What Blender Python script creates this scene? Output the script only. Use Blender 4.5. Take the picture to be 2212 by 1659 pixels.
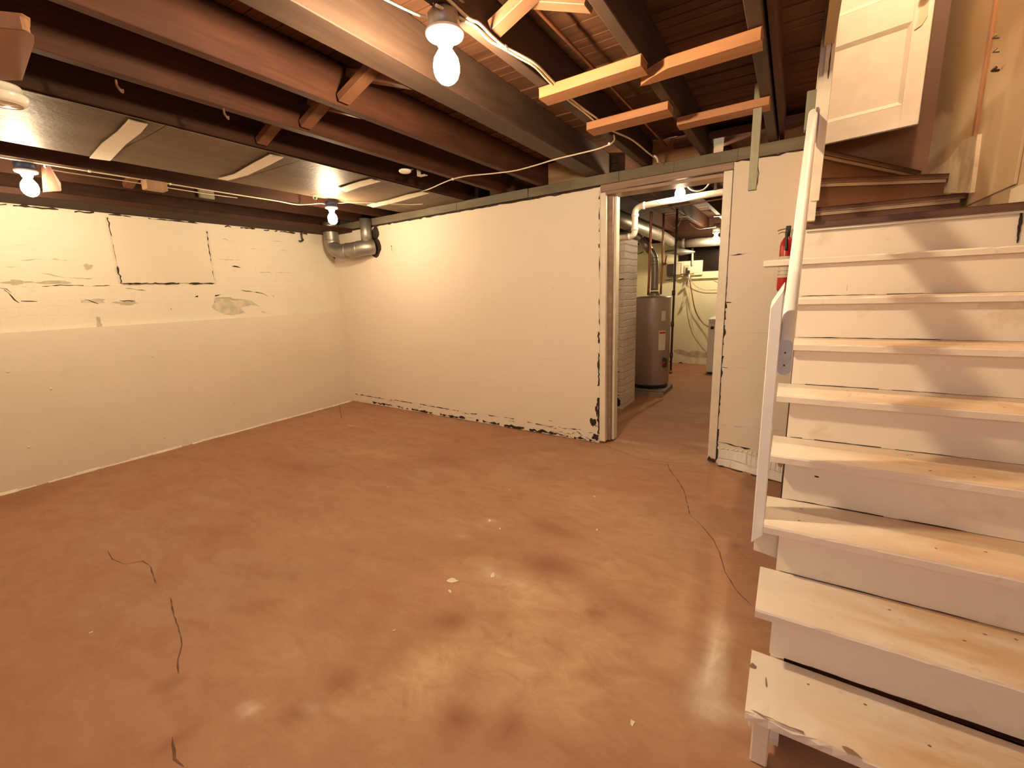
import bpy, math, random
from mathutils import Vector, Matrix, noise
random.seed(7)
S = bpy.context.scene
COL = S.collection
for o in list(bpy.data.objects): bpy.data.objects.remove(o)

# ------------------------------------------------------------------ camera
F_PX, YAW, PITCH, ROLL = 953.84, 0.56393, 0.203394, -0.0361799
CAM = Vector((4.80757, -3.64154, 1.32))
fw = Vector((-math.sin(YAW)*math.cos(PITCH), math.cos(YAW)*math.cos(PITCH), -math.sin(PITCH)))
rt0 = Vector((math.cos(YAW), math.sin(YAW), 0)); up0 = rt0.cross(fw)
rt = math.cos(ROLL)*rt0 + math.sin(ROLL)*up0
up = -math.sin(ROLL)*rt0 + math.cos(ROLL)*up0
cam_data = bpy.data.cameras.new('camera'); cam = bpy.data.objects.new('camera', cam_data); COL.objects.link(cam)
m = Matrix.Identity(4)
for i in range(3):
    m[i][0] = rt[i]; m[i][1] = up[i]; m[i][2] = -fw[i]; m[i][3] = CAM[i]
cam.matrix_world = m
cam_data.sensor_width = 36; cam_data.sensor_fit = 'HORIZONTAL'; cam_data.lens = 36*F_PX/2212
cam_data.clip_start = 0.02
S.camera = cam

# ------------------------------------------------------------------ world, exposure, light strengths
w = bpy.data.worlds.new('world'); S.world = w; w.use_nodes = True
w.node_tree.nodes['Background'].inputs[0].default_value = (0.9, 0.75, 0.55, 1)
w.node_tree.nodes['Background'].inputs[1].default_value = 0.02
S.view_settings.view_transform = 'Standard'; S.view_settings.look = 'None'
S.view_settings.gamma = 1; S.view_settings.use_curve_mapping = False
S.view_settings.exposure = 0.38
BULB = (1.0, 0.76, 0.47)
BULB_STRENGTH = {'mid': 940, 'left': 290, 'corner': 340, 'utility': 330, 'washer': 520, 'rear_fill': 140, 'rear_fill2': 230, 'upstairs': 1700}
def area_light(name, loc, target, size, power, color):
    l = bpy.data.lights.new(name, 'AREA'); l.energy = power; l.color = color; l.shape = 'RECTANGLE'
    l.size, l.size_y = size
    o = bpy.data.objects.new(name, l); COL.objects.link(o); o.location = loc
    o.rotation_euler = (Vector(target)-Vector(loc)).to_track_quat('-Z', 'Y').to_euler()
    return o
# daylight from the small basement window in the wall behind the camera
area_light('window_daylight', (5.15, -5.45, 1.85), (4.8, -2.0, 1.2), (0.7, 0.4), 11, (0.62, 0.72, 1.0))

# ------------------------------------------------------------------ helpers
def bp(px, py, axis, val):
    """point of the photograph (2212x1659 frame) carried onto the plane axis=val"""
    X = (px-1106)/F_PX; Y = -(py-829.5)/F_PX
    d = fw + X*rt + Y*up
    t = (val-CAM[axis])/d[axis]
    return CAM + t*d

class MB:
    def __init__(s): s.v = []; s.f = []; s.m = []; s.sm = []
    def face(s, idx, mi=0, smooth=False): s.f.append(idx); s.m.append(mi); s.sm.append(smooth)
    def add(s, vs, fs, mi=0, smooth=False):
        b = len(s.v); s.v += [Vector(v) for v in vs]
        for f in fs: s.face([b+i for i in f], mi, smooth)
        return s
    def box(s, x0, x1, y0, y1, z0, z1, mi=0):
        vs = [(x0,y0,z0),(x1,y0,z0),(x1,y1,z0),(x0,y1,z0),(x0,y0,z1),(x1,y0,z1),(x1,y1,z1),(x0,y1,z1)]
        return s.add(vs, [(0,3,2,1),(4,5,6,7),(0,1,5,4),(1,2,6,5),(2,3,7,6),(3,0,4,7)], mi)
    def hexa(s, vs, mi=0):
        return s.add(vs, [(0,3,2,1),(4,5,6,7),(0,1,5,4),(1,2,6,5),(2,3,7,6),(3,0,4,7)], mi)
    def bar(s, a, b, w, h, upv=(0,0,1), mi=0):
        a = Vector(a); b = Vector(b); d = (b-a).normalized(); u = Vector(upv)
        sd = d.cross(u).normalized(); u = sd.cross(d).normalized()
        vs = []
        for p in (a, b):
            for sx, sz in ((-1,-1),(1,-1),(1,1),(-1,1)):
                vs.append(p + sd*sx*w/2 + u*sz*h/2)
        return s.add(vs, [(0,1,2,3),(7,6,5,4),(0,4,5,1),(1,5,6,2),(2,6,7,3),(3,7,4,0)], mi)
    def prism(s, poly, ext, mi=0):
        """poly: 3D points, ext: extrusion vector"""
        n = len(poly); ext = Vector(ext); vs = [Vector(p) for p in poly]; vs += [p+ext for p in vs]
        fs = [tuple(range(n)), tuple(range(2*n-1, n-1, -1))]
        for i in range(n): fs.append((i, (i+1) % n, n+(i+1) % n, n+i))
        return s.add(vs, fs, mi)
    def tube(s, pts, r, seg=10, mi=0, caps=True, flat=1.0):
        pts = [Vector(p) for p in pts]; n = len(pts)
        rs = r if isinstance(r, (list, tuple)) else [r]*n
        ref = None; rings = []; b = len(s.v)
        for i, p in enumerate(pts):
            d = (pts[min(i+1, n-1)]-pts[max(i-1, 0)]).normalized()
            if ref is None:
                ref = Vector((0,0,1)) if abs(d.z) < .9 else Vector((1,0,0))
            ref = (ref - d*ref.dot(d)).normalized(); q = d.cross(ref)
            for k in range(seg):
                a = 2*math.pi*k/seg
                s.v.append(p + (ref*math.cos(a)*flat + q*math.sin(a))*rs[i])
        for i in range(n-1):
            for k in range(seg):
                s.face([b+i*seg+k, b+i*seg+(k+1) % seg, b+(i+1)*seg+(k+1) % seg, b+(i+1)*seg+k], mi, True)
        if caps:
            s.face([b+k for k in range(seg)][::-1], mi); s.face([b+(n-1)*seg+k for k in range(seg)], mi)
        return s
    def lathe(s, prof, c, axis=(0,0,1), seg=28, mi=0):
        """prof: (radius, height) pairs along axis from c"""
        ax = Vector(axis).normalized(); ref = Vector((1,0,0)) if abs(ax.x) < .9 else Vector((0,1,0))
        ref = (ref-ax*ref.dot(ax)).normalized(); q = ax.cross(ref); b = len(s.v); c = Vector(c)
        for r, h in prof:
            for k in range(seg):
                a = 2*math.pi*k/seg
                s.v.append(c + ax*h + (ref*math.cos(a)+q*math.sin(a))*max(r, 1e-4))
        for i in range(len(prof)-1):
            for k in range(seg):
                s.face([b+i*seg+k, b+i*seg+(k+1) % seg, b+(i+1)*seg+(k+1) % seg, b+(i+1)*seg+k], mi, True)
        return s
    def strip(s, pts, nrm, wd, mi=0, off=.0012, jit=.5, sub=.02):
        """thin ragged ribbon lying on a surface: a crack or chip line"""
        nrm = Vector(nrm).normalized(); P = []
        pts = [Vector(p) for p in pts]
        for a, b2 in zip(pts, pts[1:]):
            n = max(1, int((b2-a).length/sub))
            for i in range(n): P.append(a.lerp(b2, i/n))
        P.append(pts[-1]); b = len(s.v); n = len(P)
        for i, p in enumerate(P):
            d = (P[min(i+1, n-1)]-P[max(i-1, 0)]).normalized(); sd = nrm.cross(d)
            q1 = noise.noise(p*28+Vector((wd*900,0,0))); q2 = noise.noise(p*45+Vector((7.3,wd*500,0)))
            ww = wd*max(.12, 1+jit*2.2*q1)*(.25 if i in (0, n-1) else 1)
            c = p + nrm*off + sd*wd*jit*1.1*q2
            s.v.append(c-sd*ww/2); s.v.append(c+sd*ww/2)
        for i in range(n-1):
            if jit > .65 and n > 6 and noise.noise(P[i]*11+Vector((3.1,wd*300,5))) > .22: continue
            s.face([b+2*i, b+2*i+1, b+2*i+3, b+2*i+2], mi)
        return s
    def blob(s, c, nrm, rx, ry, mi=0, off=.0015, ang=0, jit=.3, n=14):
        nrm = Vector(nrm).normalized(); ref = Vector((0,0,1)) if abs(nrm.z) < .9 else Vector((1,0,0))
        u = (ref-nrm*ref.dot(nrm)).normalized(); q = nrm.cross(u); b = len(s.v); c = Vector(c)
        n = max(n, 18); sx = random.uniform(0, 50)
        for k in range(n):
            a = 2*math.pi*k/n; rr = 1+jit*1.5*noise.noise(Vector((math.cos(a)*1.4, math.sin(a)*1.4, sx)))+jit*.5*noise.noise(Vector((math.cos(a)*5, math.sin(a)*5, sx)))
            x = math.cos(a)*rx*rr; y = math.sin(a)*ry*rr
            s.v.append(c+nrm*off + q*(x*math.cos(ang)-y*math.sin(ang)) + u*(x*math.sin(ang)+y*math.cos(ang)))
        s.face([b+k for k in range(n)], mi); return s
    def build(s, name, mats, parent=None, origin=None, bevel=0, seg=1):
        if not isinstance(mats, (list, tuple)): mats = [mats]
        if parent is not None: org = Vector(parent['_o'])
        elif origin is not None: org = Vector(origin)
        else:
            xs = [v.x for v in s.v]; ys = [v.y for v in s.v]; zs = [v.z for v in s.v]
            org = Vector(((min(xs)+max(xs))/2, (min(ys)+max(ys))/2, min(zs)))
        me = bpy.data.meshes.new(name)
        me.from_pydata([tuple(v-org) for v in s.v], [], s.f)
        for mt in mats: me.materials.append(mt)
        for p, mi, sm in zip(me.polygons, s.m, s.sm): p.material_index = mi; p.use_smooth = sm
        me.update()
        o = bpy.data.objects.new(name, me); COL.objects.link(o)
        o['_o'] = tuple(org)
        if parent is not None: o.parent = parent
        else: o.location = org
        if bevel:
            bv = o.modifiers.new('bevel', 'BEVEL'); bv.width = bevel; bv.segments = seg; bv.limit_method = 'ANGLE'; bv.angle_limit = math.radians(40)
        return o

def tag(o, label, cat, group=None):
    o['label'] = label; o['category'] = cat
    if group: o['group'] = group
    return o
def thing(name, loc, label, cat, group=None):
    o = bpy.data.objects.new(name, None); o.empty_display_size = .1; COL.objects.link(o); o.location = loc
    o['_o'] = tuple(loc); return tag(o, label, cat, group)
def struct(o): o['kind'] = 'structure'; return o

# ------------------------------------------------------------------ materials
def new_mat(name):
    mt = bpy.data.materials.new(name); mt.use_nodes = True; nt = mt.node_tree
    return mt, nt, nt.nodes['Principled BSDF']
def N(nt, t, **kw):
    n = nt.nodes.new(t)
    for k, v in kw.items():
        if hasattr(n, k): setattr(n, k, v)
        else: n.inputs[k].default_value = v
    return n
def L(nt, a, b): nt.links.new(a, b)
def c4(c): return (c[0], c[1], c[2], 1)
def mapped(nt, scale=(1,1,1), rot=(0,0,0), coord='Object'):
    tc = N(nt, 'ShaderNodeTexCoord'); mp = N(nt, 'ShaderNodeMapping')
    mp.inputs['Scale'].default_value = scale; mp.inputs['Rotation'].default_value = rot
    L(nt, tc.outputs[coord], mp.inputs['Vector']); return mp.outputs['Vector']
def ramp(nt, src, stops):
    r = N(nt, 'ShaderNodeValToRGB'); e = r.color_ramp.elements
    while len(e) < len(stops): e.new(.5)
    for i, (p, c) in enumerate(stops):
        e[i].position = p; e[i].color = c4(c) if isinstance(c, (tuple, list)) else (c, c, c, 1)
    L(nt, src, r.inputs[0]); return r.outputs[0]
def mix(nt, fac, a, b, mode='MIX'):
    mx = N(nt, 'ShaderNodeMix', data_type='RGBA', blend_type=mode)
    for sock, v in ((mx.inputs[0], fac), (mx.inputs[6], a), (mx.inputs[7], b)):
        if isinstance(v, (int, float)): sock.default_value = v
        elif isinstance(v, (tuple, list)): sock.default_value = c4(v)
        else: L(nt, v, sock)
    return mx.outputs[2]
def bump(nt, h, bsdf, strength=.3, dist=.01):
    b = N(nt, 'ShaderNodeBump'); b.inputs['Strength'].default_value = strength; b.inputs['Distance'].default_value = dist
    L(nt, h, b.inputs['Height']); L(nt, b.outputs[0], bsdf.inputs['Normal']); return b
def noise_tex(nt, vec, scale, detail=4, rough=.55, dist=0):
    n = N(nt, 'ShaderNodeTexNoise'); n.inputs['Scale'].default_value = scale; n.inputs['Detail'].default_value = detail
    n.inputs['Roughness'].default_value = rough; n.inputs['Distortion'].default_value = dist
    L(nt, vec, n.inputs['Vector']); return n.outputs[0]

def plain(name, col, rough=.6, metal=0, var=.12, scale=6, bmp=.1):
    mt, nt, b = new_mat(name); v = mapped(nt)
    n = noise_tex(nt, v, scale)
    c = ramp(nt, n, [(.3, tuple(x*(1-var) for x in col)), (.7, tuple(min(1, x*(1+var)) for x in col))])
    L(nt, c, b.inputs['Base Color']); b.inputs['Roughness'].default_value = rough; b.inputs['Metallic'].default_value = metal
    if bmp:
        n2 = noise_tex(nt, v, scale*8, 3); bump(nt, n2, b, bmp, .004)
    return mt
def wood(name, c0, c1, axis='Y', rough=.65, stain=None, streak=1.0, spec=.4):
    """long grain along axis"""
    mt, nt, b = new_mat(name)
    sc = {'X': (1.2, 16, 16), 'Y': (16, 1.2, 16), 'Z': (16, 16, 1.2)}[axis]
    v = mapped(nt, sc); v2 = mapped(nt)
    n = noise_tex(nt, v, 1.6*streak, 6, .6, .6)
    c = ramp(nt, n, [(.3, c0), (.7, c1)])
    n2 = noise_tex(nt, v2, 2.2, 3)
    c = mix(nt, ramp(nt, n2, [(.35, 0.0), (.75, .55)]), c, stain or tuple(x*.5 for x in c0))
    L(nt, c, b.inputs['Base Color']); b.inputs['Roughness'].default_value = rough
    b.inputs['Specular IOR Level'].default_value = spec
    bump(nt, n, b, .25, .004); return mt
def paint_wall(name, col, dirt, kind='plain', strength=.35, lumpy=.35):
    mt, nt, b = new_mat(name); v = mapped(nt)
    n = noise_tex(nt, v, 1.1, 5, .6); nf = noise_tex(nt, v, 14, 5, .6); nl = noise_tex(nt, v, 3.5, 4, .55, .3)
    c = mix(nt, ramp(nt, n, [(.42, 0.0), (.8, .5)]), col, dirt)
    c = mix(nt, ramp(nt, nf, [(.60, 0.0), (.78, .25)]), c, tuple(x*.8 for x in dirt))
    h = mix(nt, .3, nl, nf)
    if kind in ('brick_x', 'brick_y', 'block'):
        sep = N(nt, 'ShaderNodeSeparateXYZ'); L(nt, v, sep.inputs[0]); cb = N(nt, 'ShaderNodeCombineXYZ')
        L(nt, sep.outputs[1 if kind == 'brick_x' else 0], cb.inputs[0]); L(nt, sep.outputs[2], cb.inputs[1])
        bt = N(nt, 'ShaderNodeTexBrick')
        bt.inputs['Color1'].default_value = (1,1,1,1); bt.inputs['Color2'].default_value = (.88,.88,.88,1); bt.inputs['Mortar'].default_value = (0,0,0,1)
        bt.inputs['Scale'].default_value = 1
        if kind == 'block': bt.inputs['Brick Width'].default_value = .4; bt.inputs['Row Height'].default_value = .2; bt.inputs['Mortar Size'].default_value = .006
        else: bt.inputs['Brick Width'].default_value = .21; bt.inputs['Row Height'].default_value = .072; bt.inputs['Mortar Size'].default_value = .009
        bt.inputs['Mortar Smooth'].default_value = 1
        wob = N(nt, 'ShaderNodeVectorMath', operation='MULTIPLY_ADD'); nv = N(nt, 'ShaderNodeTexNoise'); nv.inputs['Scale'].default_value = 5
        L(nt, v, nv.inputs['Vector']); L(nt, nv.outputs['Color'], wob.inputs[0]); wob.inputs[1].default_value = (.05,.05,0); L(nt, cb.outputs[0], wob.inputs[2])
        L(nt, wob.outputs[0], bt.inputs['Vector'])
        if kind == 'brick_x':
            nh = noise_tex(nt, mapped(nt, (1, 3.0, 11.0)), 1.5, 6, .6, .5); h = mix(nt, .55, h, nh)
            c = mix(nt, ramp(nt, nh, [(.62, 0.0), (.74, .35)]), c, (.60, .53, .40))
        h = mix(nt, .07 if kind == 'brick_x' else (.45 if kind != 'block' else .06), h, bt.outputs[0])
        c = mix(nt, ramp(nt, bt.outputs[0], [(0, .035 if kind != 'block' else .02), (.5, 0.0)]), c, tuple(x*.6 for x in dirt))
    bump(nt, h, b, strength, .03*lumpy)
    L(nt, c, b.inputs['Base Color']); b.inputs['Roughness'].default_value = .62; b.inputs['Specular IOR Level'].default_value = .25
    return mt
def emit(name, col, st):
    mt = bpy.data.materials.new(name); mt.use_nodes = True; nt = mt.node_tree; nt.nodes.clear()
    e = N(nt, 'ShaderNodeEmission'); e.inputs[0].default_value = c4(col); e.inputs[1].default_value = st
    o = N(nt, 'ShaderNodeOutputMaterial'); L(nt, e.outputs[0], o.inputs[0]); return mt

WHITE = (.78, .70, .58)
M_wall = paint_wall('painted_render_wall', (.78, .70, .585), (.66, .57, .42), 'plain', .25)
M_brick = paint_wall('painted_brick_wall', (.80, .73, .60), (.68, .61, .47), 'brick_x', .5, .6)
M_block = paint_wall('painted_block_wall', (.80, .70, .585), (.74, .63, .47), 'block', .22)
M_pier = paint_wall('painted_brick_pier', (.78, .72, .66), (.66, .58, .50), 'brick_y', .7, .6)
M_util = paint_wall('utility_wall_paint', (.80, .75, .53), (.62, .56, .37), 'plain', .4)
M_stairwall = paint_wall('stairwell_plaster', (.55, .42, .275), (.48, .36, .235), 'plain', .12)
M_shadedwall = plain('shaded_brown_wall', (.17, .08, .045), .55, 0, .12, 3, .05)  # stairwell back wall; its brown is shading put into the colour
M_black = plain('dark_crack', (.035, .02, .014), .9, 0, .3, 20, 0)
M_grey = plain('bare_cement_patch', (.52, .46, .35), .85, 0, .2, 12, .3)
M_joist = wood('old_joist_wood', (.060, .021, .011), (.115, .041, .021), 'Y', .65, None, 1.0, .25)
M_joistlamp = wood('lamp_dimmed_joist_wood', (.050, .026, .017), (.090, .050, .032), 'Y', .6)  # joist wood darkened in colour to offset the nearby bulb's strong light
M_joistdark = wood('darkest_joist_wood', (.036, .014, .008), (.070, .028, .015), 'Y', .7, None, 1.0, .2)  # joist wood copy, shade put into its colour where bulbs over-light it
M_subfl = wood('subfloor_boards', (.085, .036, .018), (.17, .07, .034), 'X', .75, None, 1.0, .2)
M_sill = wood('grey_green_sill', (.16, .13, .085), (.22, .185, .125), 'X', .7)
M_sillbrown = wood('brown_header', (.26, .16, .105), (.40, .27, .18), 'X', .5)
M_pine = wood('orange_pine', (.28, .115, .042), (.40, .18, .075), 'X', .55, (.40, .17, .07))
M_tanwood = wood('tan_bridging', (.12, .055, .028), (.18, .09, .045), 'X', .6)
M_blockwood = wood('tan_block', (.42, .25, .14), (.55, .36, .21), 'Z', .6)
M_greenwood = wood('grey_green_board', (.26, .24, .165), (.36, .325, .225), 'Z', .65)
M_white = plain('white_gloss_paint', (.84, .81, .77), .42, 0, .05, 7, .08)
M_trim = plain('cream_trim_paint', (.78, .69, .56), .45, 0, .08, 9, .12)
M_galv = plain('galvanised_steel', (.34, .31, .27), .45, .75, .15, 14, .03)
M_steeldark = plain('dark_steel_pipe', (.07, .05, .045), .5, .5, .2, 14, .02)
M_copper = plain('old_copper', (.36, .15, .08), .4, .8, .2, 14, .02)
M_pvc = plain('white_pvc', (.80, .74, .66), .35, 0, .04, 8, 0)
M_porc = plain('white_porcelain', (.85, .80, .70), .25, 0, .02, 8, 0)
M_bluebox = plain('blue_plastic_box', (.05, .07, .16), .45, 0, .1, 8, 0)
M_cable = plain('cream_cable_sheath', (.72, .60, .44), .5, 0, .06, 10, 0)
M_black2 = plain('black_plastic', (.02, .018, .016), .4, 0, .1, 10, 0)
M_red = plain('red_enamel', (.50, .02, .02), .25, 0, .05, 5, 0)
M_label = plain('cream_label', (.72, .62, .50), .5, 0, .05, 30, 0)
M_print = plain('printed_ink', (.10, .08, .07), .6, 0, .05, 30, 0)
M_tank = plain('grey_beige_tank_enamel', (.38, .29, .25), .38, .25, .03, 3, 0)
M_conc = plain('grey_concrete_pad', (.27, .21, .17), .9, 0, .15, 12, .3)
M_appl = plain('white_appliance_enamel', (.74, .70, .68), .3, 0, .02, 4, 0)
M_blue = plain('blue_bottle_plastic', (.10, .42, .52), .3, 0, .05, 8, 0)
M_shelf = plain('pale_shelf_board', (.62, .52, .34), .6, 0, .08, 8, 0)
M_beigebox = plain('beige_switch_box', (.55, .51, .38), .5, 0, .05, 8, 0)
M_dkwin = plain('dark_window_glass', (.012, .008, .006), .15, 0, .1, 5, 0)
M_browntread = wood('brown_painted_tread', (.10, .045, .024), (.16, .075, .04), 'X', .45)
M_bulbglass = {k: emit('bulb_glow_'+k, BULB, v) for k, v in BULB_STRENGTH.items()}

def worn_paint(name):
    mt, nt, b = new_mat(name); v = mapped(nt); vs = mapped(nt, (1.0, 3.2, 1.0))
    n = noise_tex(nt, vs, 2.6, 6, .62, .4); nf = noise_tex(nt, v, 24, 4)
    at = N(nt, 'ShaderNodeAttribute', attribute_name='wear')
    wr = N(nt, 'ShaderNodeMath', operation='MULTIPLY'); L(nt, at.outputs['Fac'], wr.inputs[0])
    L(nt, ramp(nt, n, [(.30, .1), (.62, 1.0)]), wr.inputs[1])
    c = mix(nt, wr.outputs[0], (.84, .76, .67), (.60, .37, .175))
    c = mix(nt, ramp(nt, nf, [(.66, 0.0), (.75, .35)]), c, (.45, .27, .13))
    L(nt, c, b.inputs['Base Color']); b.inputs['Roughness'].default_value = .42
    bump(nt, n, b, .12, .004); return mt
M_tread = worn_paint('worn_white_tread_paint')
def scuffed(name):
    mt, nt, b = new_mat(name); v = mapped(nt); n = noise_tex(nt, v, 5.5, 4, .6); nf = noise_tex(nt, v, 30, 3)
    c = mix(nt, ramp(nt, n, [(.60, 0.0), (.72, .5)]), (.82, .73, .61), (.58, .45, .29))
    L(nt, c, b.inputs['Base Color']); b.inputs['Roughness'].default_value = .45; bump(nt, nf, b, .06, .003); return mt
M_riser = scuffed('scuffed_white_riser_paint')

def panel_board(name):
    mt, nt, b = new_mat(name); v = mapped(nt, (1, .35, 1)); v2 = mapped(nt)
    n = noise_tex(nt, v, 3.0, 6, .6, .8); nf = noise_tex(nt, v2, 40, 3)
    c = ramp(nt, n, [(.3, (.11, .070, .043)), (.55, (.155, .105, .064)), (.8, (.20, .15, .092))])
    L(nt, c, b.inputs['Base Color']); b.inputs['Roughness'].default_value = .5
    b.inputs['Specular IOR Level'].default_value = .15
    bump(nt, mix(nt, .25, n, nf), b, .5, .015); return mt
M_panel = panel_board('varnished_hardboard')

def floor_mat():
    mt, nt, b = new_mat('stained_concrete_floor'); v = mapped(nt); vr = mapped(nt, (1, 2.4, 1), (0, 0, .9))
    n1 = noise_tex(nt, v, .9, 6, .6, .3); n2 = noise_tex(nt, vr, 2.8, 8, .66, 1.1); n3 = noise_tex(nt, v, 11, 6, .65); n4 = noise_tex(nt, v, 55, 3)
    def att(nm): return N(nt, 'ShaderNodeAttribute', attribute_name=nm).outputs['Fac']
    def mul(a, b_):
        mm = N(nt, 'ShaderNodeMath', operation='MULTIPLY', use_clamp=True); L(nt, a, mm.inputs[0])
        if isinstance(b_, (int, float)): mm.inputs[1].default_value = b_
        else: L(nt, b_, mm.inputs[1])
        return mm.outputs[0]
    c = ramp(nt, n1, [(.3, (.40, .195, .110)), (.5, (.43, .224, .134)), (.7, (.43, .252, .154))])
    n5 = noise_tex(nt, mapped(nt, (1, 1.9, 1), (0, 0, -.5)), 6.5, 8, .7, .9)
    c = mix(nt, ramp(nt, n2, [(.45, 0.0), (.8, .5)]), c, (.31, .125, .068))
    c = mix(nt, ramp(nt, n5, [(.48, 0.0), (.85, .45)]), c, (.30, .13, .075))
    c = mix(nt, ramp(nt, n5, [(.25, .4), (.45, 0.0)]), c, (.50, .30, .19))
    c = mix(nt, mul(att('tan'), ramp(nt, n5, [(.25, .9), (.72, .15)])), c, (.62, .42, .26))
    c = mix(nt, mul(att('ochre'), ramp(nt, n5, [(.28, .9), (.70, .1)])), c, (.62, .43, .23))
    c = mix(nt, mul(att('dark'), .75), c, (.24, .095, .05))
    c = mix(nt, mul(att('white'), ramp(nt, n3, [(.35, .5), (.6, 1.0)])), c, (.72, .60, .47))
    c = mix(nt, ramp(nt, n3, [(.62, 0.0), (.74, .28)]), c, (.52, .33, .19))
    c = mix(nt, ramp(nt, n4, [(.70, 0.0), (.76, .3)]), c, (.62, .48, .34))
    L(nt, c, b.inputs['Base Color'])
    L(nt, ramp(nt, n2, [(.3, .60), (.7, .80)]), b.inputs['Roughness'])
    b.inputs['Specular IOR Level'].default_value = .3
    bump(nt, mix(nt, .4, n2, n3), b, .18, .008); return mt
M_floor = floor_mat()

# ------------------------------------------------------------------ dimensions
JZ = 2.20            # joist undersides
SUB = 2.39           # underside of subfloor
def yb(x): return .03 - .042*x      # face of the partition (very slightly out of square)
WX = 5.63            # right wall
RH, RUN, Y0 = .179, .199, -2.675    # stair rise, run

# ------------------------------------------------------------------ floor
def gauss(x, y, cx, cy, rx, ry, ang=0):
    dx, dy = x-cx, y-cy; a = dx*math.cos(ang)+dy*math.sin(ang); b = -dx*math.sin(ang)+dy*math.cos(ang)
    return math.exp(-((a/rx)**2+(b/ry)**2))
def fp(px, py): return bp(px, py, 2, 0)
fx0, fx1, fy0, fy1 = -.15, 5.75, -5.65, 4.65
step = .035; nx = int((fx1-fx0)/step); ny = int((fy1-fy0)/step)
fl = MB()
for j in range(ny+1):
    for i in range(nx+1): fl.v.append(Vector((fx0+(fx1-fx0)*i/nx, fy0+(fy1-fy0)*j/ny, 0)))
for j in range(ny):
    for i in range(nx):
        a = j*(nx+1)+i; fl.face([a, a+1, a+nx+2, a+nx+1])
NG = len(fl.v)
ZN = (0, 0, 1)
def fcrack(pix, wd, jit=.6): fl.strip([fp(*q) for q in pix], ZN, wd, 1, .0008, jit, .03)
fcrack([(1303,960),(1340,975),(1385,992),(1440,998),(1500,1003)], 0.0037)
fcrack([(1441,1000),(1447,1016),(1462,1034),(1478,1060),(1484,1085),(1490,1112)], 0.0050)
fcrack([(1490,1112),(1516,1135),(1540,1165),(1555,1195),(1566,1235),(1590,1275),(1625,1310)], 0.0043)
fcrack([(232,1190),(243,1208),(270,1219),(308,1212),(324,1222),(330,1240),(338,1262)], 0.0050)
fcrack([(368,1292),(376,1330),(388,1362),(394,1392),(384,1425),(386,1455)], 0.0056)
fcrack([(372,1592),(378,1640),(395,1659)], 0.0074)
fcrack([(733,875),(738,905)], 0.0062)
fcrack([(1600,1010),(1640,1050),(1660,1090)], 0.0019)
# ragged brown line along the foot of the walls
fl.strip([(.002, -4.5, 0), (.002, 0, 0)], ZN, .012, 1, .001, .9)
fl.strip([(0, yb(0)-.004, 0), (3.46, yb(3.46)-.006, 0)], ZN, .016, 1, .001, .9)
floor = fl.build('floor', [M_floor, plain('floor_crack', (.17,.075,.043), .9, 0, .3, 20, 0)], origin=(0,0,0))
struct(floor)
def attr(name, fn):
    at = floor.data.attributes.new(name, 'FLOAT', 'POINT'); vals = [0.0]*len(floor.data.vertices)
    for i, v in enumerate(fl.v[:NG]): vals[i] = max(0, min(1, fn(v.x, v.y)))
    at.data.foreach_set('value', vals)
def spots(lst, k=1):
    L0 = []
    for px, py, rx, ry, ang, s in lst:
        q = fp(px, py); L0.append((q.x, q.y, rx, ry, ang, s))
    def f(x, y):
        t = 0
        for cx, cy, rx, ry, a, s in L0:
            if abs(x-cx) < 3*max(rx, ry) and abs(y-cy) < 3*max(rx, ry): t += s*gauss(x, y, cx, cy, rx, ry, a)
        return t
    return f
tan_s = spots([(1130,1270,.35,.14,.3,.8),(900,1480,.42,.14,.9,.6),(1250,1080,.5,.3,.2,.5),(1400,1150,.45,.3,.6,.45),(820,980,.5,.15,.2,.3),(1500,1500,.35,.35,0,.45),
               (1430,985,.5,.14,0,.45),(700,1150,.35,.12,.6,.3),(1100,1400,.5,.3,.8,.4),(640,1420,.3,.1,.9,.3),(1200,1500,.2,.3,.4,.4),(1000,1130,.3,.1,.3,.35)])
och_s = spots([(1120,1330,.10,.20,.5,.8),(930,1440,.07,.32,-.6,.8),(1240,1450,.07,.22,.2,.7),(1050,1210,.22,.05,.4,.6),(860,1600,.1,.3,.6,.4),(620,1300,.1,.3,.8,.3),(1380,1250,.3,.12,.2,.4)])
dark_s = spots([(990,1555,.055,.04,.3,1),(1100,1572,.035,.06,0,.7),(738,1472,.05,.045,0,.95),(640,1542,.06,.05,.5,.8),(1190,1140,.16,.06,-.2,.75),(1180,1220,.15,.09,.2,.8),
                (960,1340,.09,.05,.4,.7),(980,1345,.05,.09,0,.5),(1330,1300,.30,.06,-.3,.6),(1290,1325,.05,.04,0,.7),(950,995,.25,.10,.2,.5),(655,1010,.30,.14,.2,.5),(580,985,.2,.1,0,.3),
                (1150,1010,.2,.05,0,.35),(470,1150,.2,.08,.4,.35),(1555,1420,.05,.03,0,.6),(1590,1180,.04,.03,0,.8),(1530,1520,.2,.2,0,.3),(1250,1640,.3,.1,.2,.4),(800,1360,.06,.2,.4,.35),
                (830,1440,.06,.16,.3,.4),(1020,1450,.05,.16,.3,.45),(1090,1340,.06,.10,.5,.45),(1440,905,.35,.2,0,.25),(40,1080,.25,.15,0,.5),(370,1475,.03,.03,0,.9),(378,1600,.02,.05,0,.7),(880,1640,.3,.12,.5,.3),
                (1270,1460,.05,.05,.3,.5),(1210,1400,.05,.11,-.3,.35),(640,1240,.25,.08,.5,.3),(1015,1200,.25,.08,.2,.3),(560,1310,.12,.05,.6,.3),(1040,1160,.1,.04,.2,.3)])
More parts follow.
